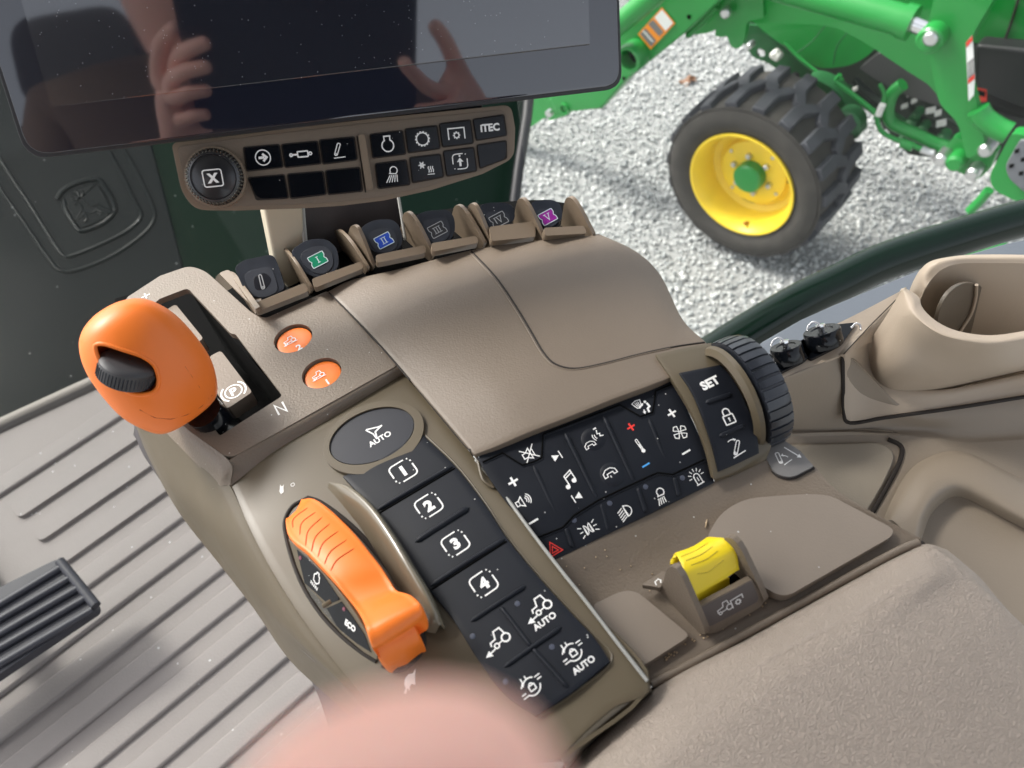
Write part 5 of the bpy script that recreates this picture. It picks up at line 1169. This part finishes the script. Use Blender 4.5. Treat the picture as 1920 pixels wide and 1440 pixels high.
for a in (.6, 2.2, 3.6, 5.4):
    C = ring(.115, a, -.0865); lathe('rim_bolt', [(.007, 0), (.007, .006), (0, .008)], C, WA, STL, rim, n=8)
lathe('valve', [(.008, 0), (.007, .015), (.004, .028), (0, .029)], ring(.183, -1.75, -.03), WA*.8+(u*math.cos(1.39)+v_*math.sin(1.39))*.5, mat('brass', (.4, .2, .05), .35, metal=.7), rim, n=10)
for a0, a1 in ((2.6, 3.15), (4.55, 5.0)):
    tube('rim_slot', [ring(.1345, a0+(a1-a0)*i/10, -.0975) for i in range(11)], [.001]+[.0035]*9+[.001], SEAM, rim, n=6)
e_ = Vector((.6650, -.7468, 0)); AN = Vector((-.7468, -.6650, 0))
def QP(off): return (WC0-AN*off, AN)          # vertical plane parallel to the tractor, off metres inboard
def qt(name, pts, off, r, m=JGR, n=12, k=5, lab=None):
    return tube(name, spline([on_plane(x, y, *QP(off+(o_[0] if (o_ := rest) else 0))) for x, y, *rest in pts], k), r, m, tr_, n=n, label=lab)
def qp(name, pts, off, thick, m=JGR, bev=4, lab=None, parent=None, r=0, circles=()):
    return plate(name, [pts], QP(off), m, parent or tr_, thick=thick, bev=bev, X=e_, label=lab, r=r, circles=circles, seg=2)
# dark engine bay and chassis behind everything
qp('engine_bay', [(1390, -80), (2050, -80), (2050, 330), (1890, 300), (1830, 310), (1770, 300), (1700, 290), (1640, 220), (1570, 170), (1500, 130), (1440, 100), (1400, 70)], .62, 60, ENG, bev=8)
qp('chassis_rail', [(1393, 45), (1420, 48), (1470, 95), (1530, 140), (1600, 165), (1680, 215), (1760, 270), (1700, 240), (1625, 195), (1560, 165), (1522, 152, 8), (1500, 150, 8), (1470, 140, 6), (1440, 118, 8), (1412, 108, 8), (1396, 84, 8)], .50, 12, JGD, bev=3, circles=[(1426, 100, 18)])
for (x, y, r, m) in ((1388, 40, .02, JGR), (1412, 80, .012, STL), (1476, 133, .016, TNK), (1492, 142, .016, TNK), (1458, 98, .016, PAPER), (1463, 102, .014, PAPER)):
    C = on_plane(x, y, *QP(.46)); lathe('frame_bolt', [(r, 0), (r, .03), (r*.6, .036), (0, .036)], C, AN, m, tr_, n=12)
qt('brake_line', [(1470, 80), (1500, 110), (1540, 140), (1567, 154), (1580, 148)], .40, .006)
qt('brake_line', [(1545, 160), (1562, 156), (1575, 140)], .38, .008)
# fuel belly and hood side
qp('belly_cover', [(1400, 30), (1440, 66, 20), (1490, 100, 30), (1530, 128, 30), (1562, 128, 30), (1600, 122, 30), (1640, 96, 20), (1660, 40), (1400, 0)], .44, 60, JGR, bev=22)
qt('belly_seam', [(1552, 42), (1520, 80), (1490, 102)], .43, .003, JGD, n=6); qt('belly_seam', [(1600, 50), (1570, 85), (1562, 122)], .43, .003, JGD, n=6)
qp('battery_box', [(1612, 128), (1648, 98, 8), (1760, 158), (1765, 200), (1700, 180), (1640, 148)], .40, 40, mat('box_dark_grey', (.05, .048, .05), .5, .2, 60), bev=8)
# axle housing behind the wheel
qp('axle_housing', [(1500, 150, 20), (1530, 148, 20), (1570, 170, 20), (1600, 215, 20), (1615, 262, 20), (1575, 262), (1540, 230)], .33, 70, JGD, bev=20)
C = on_plane(1592, 228, *QP(.30)); lathe('steering_knuckle', [(.05, -.03), (.05, .02), (.035, .035), (.035, .055), (0, .06)], C, AN, JGD, tr_, n=24)
C = on_plane(1586, 246, *QP(.28)); lathe('kingpin', [(.022, -.03), (.022, .04), (0, .045)], C, ZU, JGR, tr_, n=18)
# pipes and hoses
qt('loader_pipe', [(1693, 158), (1676, 172), (1667, 192), (1665, 214), (1672, 230), (1690, 240), (1722, 254), (1755, 270), (1775, 276)], .34, .021, JGR, n=18)
qt('hydraulic_hose', [(1567, 154), (1600, 178), (1630, 202), (1644, 216), (1646, 232), (1655, 248), (1680, 262), (1710, 272), (1742, 286)], .30, .0085, JGR)
qt('hydraulic_hose', [(1650, 158), (1658, 176), (1654, 196), (1646, 214), (1640, 222)], .31, .006, JGR)
qt('hose_clip', [(1655, 196), (1651, 205), (1647, 216)], .295, .011, PAPER)
qt('hose_fitting', [(1690, 268), (1702, 272), (1712, 276)], .30, .016, JGR, k=2); qt('hose_fitting', [(1728, 280), (1742, 286), (1752, 288)], .30, .014, STL, k=2)
for (x, y, a, b) in ((1695, 200, 12, 8), (1713, 190, 10, 8), (1744, 208, 18, 10), (1758, 213, 12, 10), (1764, 232, 18, 12), (1602, 168, 10, 8), (1672, 235, 8, 6), (1704, 178, 8, 6)):
    qp('white_tag', [(x-a/2, y-b/2+2), (x+a/2, y-b/2-2), (x+a/2, y+b/2-2), (x-a/2, y+b/2+2)], .44, 8, PAPER, bev=1)
for (pts, r) in (([(1690, 175), (1720, 215), (1760, 240), (1800, 270)], .012), ([(1700, 165), (1740, 190), (1770, 220), (1800, 235)], .009), ([(1600, 150), (1640, 185), (1665, 195)], .016), ([(1580, 160), (1640, 200), (1662, 240)], .010), ([(1700, 230), (1730, 240), (1760, 250)], .014)):
    qt('wiring', pts, .48, r, ENG)
for (x, y, r) in ((1715, 225, .022), (1737, 232, .018), (1726, 206, .015), (1775, 250, .02), (1700, 250, .014)):
    lathe('engine_fitting', [(r, 0), (r, .04), (r*.6, .05), (0, .05)], on_plane(x, y, *QP(.47)), AN, JGD, tr_, n=10)
# loader beam, cylinder and post
qp('loader_beam', [(1385, -60), (1900, -60), (1840, 40), (1760, 180), (1740, 158), (1687, 124, 30), (1612, 73, 30), (1560, 48, 20), (1414, 42), (1378, 36)], .20, 70, JGR, bev=8)
qt('cylinder_barrel', [(1380, -45), (1480, -20), (1600, 12), (1705, 42)], .10, .042, JGR, n=28, k=3)
qt('cylinder_collar', [(1693, 38), (1712, 44)], .10, .048, JGR, n=28, k=1)
qt('cylinder_rod', [(1705, 42), (1745, 58)], .10, .022, CHR, n=18, k=1)
qp('loader_post', [(1762, -60), (1885, -60), (1862, 0), (1826, 60, 20), (1812, 110, 20), (1822, 160, 10), (1836, 212, 20), (1842, 240), (1848, 280), (1812, 300, 10), (1804, 262, 20), (1795, 228, 20), (1764, 200, 20), (1755, 175, 20), (1742, 95), (1738, 60, 10)], .06, 26, JGR, bev=6)
qt('post_brace', [(1834, 205), (1845, 222), (1870, 240), (1892, 250)], .05, .030, JGR, n=16)
lathe('pin_boss', [(.036, -.04), (.036, .025), (.03, .032), (.02, .032), (.02, .04), (0, .042)], on_plane(1749, 69, *QP(.04)), AN, JGR, tr_, n=28)
lathe('pivot_pin', [(.019, 0), (.019, .012), (.014, .016), (0, .016)], on_plane(1747, 70, *QP(.005)), AN, STL, tr_, n=20)
qp('mounting_hook', [(1344, -40), (1428, -40), (1432, 34, 5), (1400, 40, 10), (1398, 60, 5), (1392, 90, 14), (1372, 92, 10), (1362, 66, 6), (1356, 70, 5), (1340, 68, 4), (1346, 30)], .12, 18, JGR, bev=4)
lathe('pivot_pin', [(.017, 0), (.017, .014), (.012, .018), (0, .018)], on_plane(1363, 22, *QP(.10)), AN, STL, tr_, n=18)
qp('loader_arm', [(1400, -60), (1345, 6), (1280, 66), (1175, 150), (1128, 203, 8), (1085, 209), (1040, 212), (1030, 180), (1110, 120), (1160, 40), (1210, -60)], .02, 80, JGR, bev=8)
qt('arm_cylinder', [(1130, 70), (1165, 42), (1215, 0), (1260, -40)], -.06, .036, JGR, n=22, k=3)
lathe('arm_boss', [(.052, -.03), (.052, .03), (.046, .038), (.036, .038), (.034, -.02)], on_plane(1189, 104, *QP(.0)), AN, JGR, tr_, n=32)
lathe('arm_bore', [(.035, -.015), (0, -.015)], on_plane(1189, 104, *QP(.0)), AN, DARK, tr_, n=24)
qp('bucket_link', [(940, 180), (1100, 150), (1128, 204), (1085, 206), (1020, 222), (975, 252), (930, 280)], .10, 60, JGR, bev=6)
qp('link_bracket', [(1022, 190, 8), (1060, 176, 8), (1078, 196, 10), (1070, 214, 10), (1028, 228, 8)], .06, 20, JGR, bev=4)
lathe('pivot_pin', [(.024, 0), (.024, .02), (.017, .02), (.016, .0)], on_plane(1062, 201, *QP(.03)), AN, JGR, tr_, n=20)
lathe('pivot_pin', [(.016, 0), (.016, .02), (0, .022)], on_plane(1033, 210, *QP(.035)), AN, STL, tr_, n=14)
lathe('arm_hole', [(.008, .001), (0, .001)], on_plane(1292, 32, *QP(.018)), AN, DARK, tr_, n=14)
lathe('arm_hole', [(.008, .001), (0, .001)], on_plane(1170, 147, *QP(.018)), AN, DARK, tr_, n=14)
qt('arm_edge', [(1345, 12), (1335, 22), (1290, 66)], .1, .012, JGR)
qp('arm_inner_plate', [(1270, 80), (1345, 20), (1352, 50, 10), (1330, 62, 10), (1290, 66)], .16, 10, JGR, bev=3)
# decals
dc = qp('warning_decal', [(1241, 14), (1266, 44), (1220, 93), (1196, 64)], .0165, 1, DOR, bev=0, lab='orange and white warning decal')
qp('decal_field', [(1241, 18), (1262, 43), (1248, 58), (1227, 33)], .0150, .6, DWH, bev=0, parent=dc)
qp('decal_field', [(1224, 37), (1244, 60), (1236, 68), (1215, 45)], .0150, .6, DGR, bev=0, parent=dc)
qp('decal_field', [(1210, 53), (1230, 76), (1221, 88), (1200, 64)], .0150, .6, DGR, bev=0, parent=dc)
for i in range(4):
    x, y = 1206+i*4.2, 60+i*5; qt_ = qp('decal_line', [(x, y-3), (x+7, y+3), (x+5.6, y+4.4), (x-1.4, y-1.6)], .0143, .4, DWH, bev=0, parent=dc)
d2 = qp('post_decal', [(1811, 80), (1823, 66), (1828, 142), (1826, 178), (1816, 190)], .056, 1, DWH, bev=0, lab='white, black and red safety decal')
qp('decal_field', [(1811, 80), (1823, 67), (1823.5, 76), (1812, 90)], .0545, .6, DRD, bev=0, parent=d2)
qp('decal_field', [(1814, 118), (1826, 108), (1827, 138), (1815, 148)], .0545, .6, DGR, bev=0, parent=d2)
qp('decal_field', [(1815, 149), (1827, 139), (1827, 148), (1815, 158)], .0545, .6, DRD, bev=0, parent=d2)
for i in range(5): qp('decal_line', [(1814.6, 122+i*5), (1826, 113+i*5), (1826, 114.2+i*5), (1814.6, 123.4+i*5)], .0535, .4, DWH, bev=0, parent=d2)
# right edge: hood side, tank, step
qp('hood_side', [(1800, -60), (2060, -60), (2060, 130), (1924, 92), (1826, 82, 20), (1805, 60)], .36, 30, JGR, bev=10)
qt('hood_gap', [(1912, -10), (1895, 45), (1880, 86)], .358, .004, SEAM, n=6)
tk = qp('fuel_tank', [(1826, 84, 12), (1915, 92, 10), (2050, 110), (2050, 262), (1910, 246), (1870, 234), (1838, 196, 20), (1826, 150)], .30, 100, TNK, bev=18)
qp('tank_decal', [(1829, 164), (1850, 168), (1850, 190), (1834, 192)], .299, 1, DRD, bev=0, parent=tk, lab='small red and black decal'); qp('decal_field', [(1831, 168), (1848, 172), (1846, 182), (1832, 178)], .2975, .6, DARK, bev=0, parent=tk)
qp('post_foot', [(1752, 290, 8), (1772, 276, 8), (1790, 254, 10), (1812, 268), (1850, 268), (1870, 284), (1856, 318, 8), (1834, 336, 8), (1812, 330, 6), (1776, 312, 8)], .10, 30, JGR, bev=8)
for (x, y, r) in ((1772, 290, .020), (1855, 272, .020), (1831, 316, .020), (1798, 296, .026)):
    lathe('foot_bolt', [(r, -.02), (r, .035), (r*.7, .042), (0, .042)], on_plane(x, y, *QP(.09)), AN, (STL if r < .025 else JGR), tr_, n=16)
stp = qp('step_guard', [(1897, 250, 10), (1985, 262), (2000, 420), (1920, 374), (1905, 378, 10), (1862, 356, 14), (1854, 330, 14)], -.02, 40, JGR, bev=12)
qp('step_tread', [(1912, 262, 8), (1990, 270), (1990, 400), (1920, 360), (1890, 334, 10), (1884, 312, 10)], -.035, 10, mat('step_grey', (.13, .135, .15), .5, .2, 60, var=.2), bev=3)
for (x, y) in ((1906, 284), (1918, 300), (1896, 312), (1914, 326)): qp('tread_slot', [(x-4, y-3), (x+5, y-5), (x+4, y+2), (x-4, y+4)], -.037, 2, DARK, bev=0)
qt('step_strut', [(1855, 356), (1838, 376), (1818, 396)], .05, .014, JGR)
qp('lower_step', [(1806, 478), (1828, 470), (1880, 455), (1886, 462), (1850, 474), (1812, 482)], -.35, 30, JGR, bev=4)
# ============================================================ GLASS PANES
gl = bpy.data.materials.new('window_glass'); gl.use_nodes = True; N_ = gl.node_tree.nodes; Lk_ = gl.node_tree.links
N_.remove(N_['Principled BSDF']); tp = N_.new('ShaderNodeBsdfTransparent'); tp.inputs[0].default_value = (.99, 1, .99, 1); gs = N_.new('ShaderNodeBsdfGlossy'); gs.inputs['Roughness'].default_value = .01
fr_ = N_.new('ShaderNodeFresnel'); fr_.inputs[0].default_value = 1.22; mxs = N_.new('ShaderNodeMixShader')
Lk_.new(fr_.outputs[0], mxs.inputs[0]); Lk_.new(tp.outputs[0], mxs.inputs[1]); Lk_.new(gs.outputs[0], mxs.inputs[2]); Lk_.new(mxs.outputs[0], N_['Material Output'].inputs[0])
def pane(name, pts, label):
    P0, P1, P2, P3 = pts; n = (P1-P0).cross(P3-P0).normalized()*.004
    vs = [P0, P1, P2, P3]+[p+n for p in pts]
    o = link(name, meshof(vs, [(0, 1, 2, 3), (7, 6, 5, 4), (0, 4, 5, 1), (1, 5, 6, 2), (2, 6, 7, 3), (3, 7, 4, 0)], False), gl, cab); return o
a = V(-60, 832, ZF); b = V(560, 545, ZF)
dx = (b-a).normalized(); a = a-dx*.5; b = b+dx*.05
pane('front_window', [a, b, b+ZU*1.25, a+ZU*1.25], 'clear front cab window behind the screen, showing the dark hood')
c = D(985, 300, 1.32); c = Vector((c.x, c.y, b.z)); d_ = D(1900, 440, 1.05); d_ = Vector((d_.x, d_.y, b.z)); d_ = d_+(d_-c)*.4; c.z -= .75; d_.z -= .75
pane('door_window', [c, d_, d_+ZU*2, c+ZU*2], 'clear side cab window between screen and gravel yard')
# ============================================================ PHOTOGRAPHER
def skin_body(name, verts, edges, radii, m, parent=None, sub=2, root=0):
    me = bpy.data.meshes.new('m'); me.from_pydata([tuple(v) for v in verts], edges, [])
    o = bpy.data.objects.new(name, me); COL.objects.link(o); me.materials.append(m)
    s = o.modifiers.new('skin', 'SKIN'); s.use_smooth_shade = True
    for i, v in enumerate(me.skin_vertices[0].data):
        r = radii[i]; v.radius = (r, r) if not isinstance(r, tuple) else r
        v.use_root = (i == root)
    su = o.modifiers.new('sub', 'SUBSURF'); su.levels = sub; su.render_levels = sub
    if parent is not None:
        o.parent = parent; o.matrix_parent_inverse = parent.matrix_world.inverted()
    MODS.append((o, 'none')); return o
def cw(r, u_, d): return CAM+RV*r+UV*u_+DV*d
LW, RW = cw(-.225, -.16, -.05), cw(.075, -.12, -.05)
hd = Vector((-.31, -.47, .68)); ck_ = Vector((-.31, -.49, .54)); ch_ = Vector((-.30, -.50, .26)); pel = Vector((-.30, -.46, -.10))
SL, EL, SR, ER = Vector((-.50, -.48, .44)), Vector((-.50, -.36, .20)), Vector((-.10, -.48, .43)), Vector((.12, -.38, .25))
V_ = [pel, Vector((-.30, -.48, .08)), ch_, Vector((-.30, -.50, .42)), ck_, hd-ZU*.02, hd+ZU*.07,
      SL, EL, LW, SR, ER, RW]
E_ = [(0, 1), (1, 2), (2, 3), (3, 4), (4, 5), (5, 6), (3, 7), (7, 8), (8, 9), (3, 10), (10, 11), (11, 12)]
R_ = [.15, .15, .16, .13, .055, .095, .08, .07, .05, .032, .07, .05, .032]
# hands: palm then fingers, rooted inside the palm
LENS = FT2 = None
def hand(wi, wrist, palm, tips):
    V_.append(palm); R_.append(.026); pi = len(V_)-1; E_.append((wi, pi))
    for (m1, m2, t, r) in tips:
        i0 = len(V_); V_.extend([m1, m2, t]); R_.extend([r, r*.93, r*.8]); E_.extend([(pi, i0), (i0, i0+1), (i0+1, i0+2)])
        if m1 is LENS: V_.append(FT2); R_.append(.0070); E_.append((i0+2, i0+3))
lp0 = cw(-.222, -.09, -.03)
hand(9, LW, lp0, [(cw(-.215, -.035, -.02), cw(-.200, -.012, .008), cw(-.178, -.002, .012), .0085), (cw(-.222, -.050, -.012), cw(-.205, -.030, .012), cw(-.18, -.024, .014), .0085),
    (cw(-.224, -.070, -.008), cw(-.206, -.052, .012), cw(-.184, -.048, .014), .008), (cw(-.222, -.090, -.004), cw(-.206, -.076, .010), cw(-.19, -.074, .012), .0075), (cw(-.235, -.05, -.03), cw(-.225, -.02, -.025), cw(-.205, .0, -.018), .010)])
LENS = cw(.034, -.062, .0)
rp0 = cw(.055, -.085, -.03)
FT = cw(-.0043, -.0185, .028); FT2 = cw(-.0048, -.0110, .028)
hand(12, RW, rp0, [(LENS, cw(.018, -.045, .020), FT, .0088), (cw(.05, -.070, .012), cw(.030, -.072, .018), cw(.006, -.074, .014), .0085), (cw(.052, -.090, .012), cw(.03, -.092, .016), cw(.008, -.092, .012), .008),
    (cw(.052, -.108, .010), cw(.034, -.11, .012), cw(.014, -.11, .010), .0075), (cw(.06, -.05, -.03), cw(.045, -.02, -.03), cw(.03, .0, -.022), .010)])
per = skin_body('person', V_, E_, R_, SKIN, sub=2)
tag(per, 'photographer in a brown jacket holding the camera, one blurred fingertip over the lens', 'person')
jv = [pel-ZU*.05, Vector((-.30, -.48, .08)), ch_, Vector((-.30, -.50, .41)), Vector((-.31, -.49, .53)), SL, EL, LW.lerp(EL, .12), SR, ER, RW.lerp(ER, .12)]
skin_body('jacket', jv, [(0, 1), (1, 2), (2, 3), (3, 4), (3, 5), (5, 6), (6, 7), (3, 8), (8, 9), (9, 10)], [.18, .175, .185, .155, .075, .10, .07, .052, .10, .07, .052], JKT, per)
cp = lathe('cap', [(.112, -.01), (.114, .03), (.095, .075), (.05, .105), (0, .11)], hd+ZU*.05, ZU, CAPM, per, n=32)
plate_v = [hd+ZU*.05+Vector((math.cos(a)*.105, math.sin(a)*.10+.0, 0)) for a in [rad(20+14*i) for i in range(11)]]
bv_ = [hd+ZU*.035+Vector((math.cos(a)*.10, math.sin(a)*.10+.085, 0)) for a in [rad(20+14*i) for i in range(11)]]
pk = link('cap_peak', meshof(plate_v+bv_, [(i, i+1, i+12, i+11) for i in range(10)]), CAPM, per); pk.modifiers.new('s', 'SOLIDIFY').thickness = .004; MODS.append((pk, 'sharp'))
st_ = thing('driver_seat', 'dark high backed driver seat with headrest behind the photographer', 'seat', Vector((-.62, -.95, -.1)))
for nm_, x0, x1, z0, z1 in (('backrest', -.86, -.40, .0, .66), ('headrest', -.74, -.50, .68, .88)):
    vs, fs = prism_mesh(Vector((0, -.90, 0)), Vector((-1, 0, 0)), ZU, Vector((0, 1, 0)), [rnd([(-x1, z0), (-x0, z0), (-x0, z1), (-x1, z1)], .07, 6)], .12)
    o = link(nm_, meshof(vs, fs), mat('seat_fabric', (.03, .03, .033), .85, .4, 300), st_); bb = o.modifiers.new('b', 'BEVEL'); bb.width = .03; bb.segments = 4; bb.limit_method = 'ANGLE'; MODS.append((o, 'sharp'))
dvp = thing('tablet_device', 'dark tablet held up by the photographer to take the picture', 'tablet', cw(-.09, .04, -.01))
vs, fs = prism_mesh(cw(0, 0, -.003), RV, UV, DV, [rnd([(-.205, -.10), (.012, -.10), (.012, .17), (-.205, .17)], .012, 5)], .008)
tb_ = link('tablet_body', meshof(vs, fs), DEVM, dvp); tb_.modifiers.new('w', 'WEIGHTED_NORMAL'); MODS.append((tb_, 'wn'))
# ============================================================ CAB ROOF (out of view, added and sized to shade the interior)
rf = link('unseen_cab_roof', meshof(*prism_mesh(Vector((0, 0, 1.06)), Vector((1, 0, 0)), Vector((0, 1, 0)), ZU, [rnd([(-.8, -.7), (.6, -.7), (.6, .75), (-.8, .75)], .15, 5)], .12), False), mat('unseen_roof_liner', (.2, .19, .175), .8), cab)
# ============================================================ FINISH
bpy.context.view_layer.update()
dg = bpy.context.evaluated_depsgraph_get(); dg.update()
new = []
for o, kind in MODS:
    if o.modifiers: new.append((o, bpy.data.meshes.new_from_object(o.evaluated_get(dg), preserve_all_data_layers=True, depsgraph=dg)))
for o, me in new:
    o.modifiers.clear(); o.data = me
for o, kind in MODS:
    if kind != 'sharp': continue
    bm = bmesh.new(); bm.from_mesh(o.data)
    for e in bm.edges:
        if len(e.link_faces) == 2: e.smooth = e.calc_face_angle(0) < rad(38)
    bm.to_mesh(o.data); bm.free()
for o in bpy.data.objects:
    if o.type == 'MESH': o.data.name = o.name
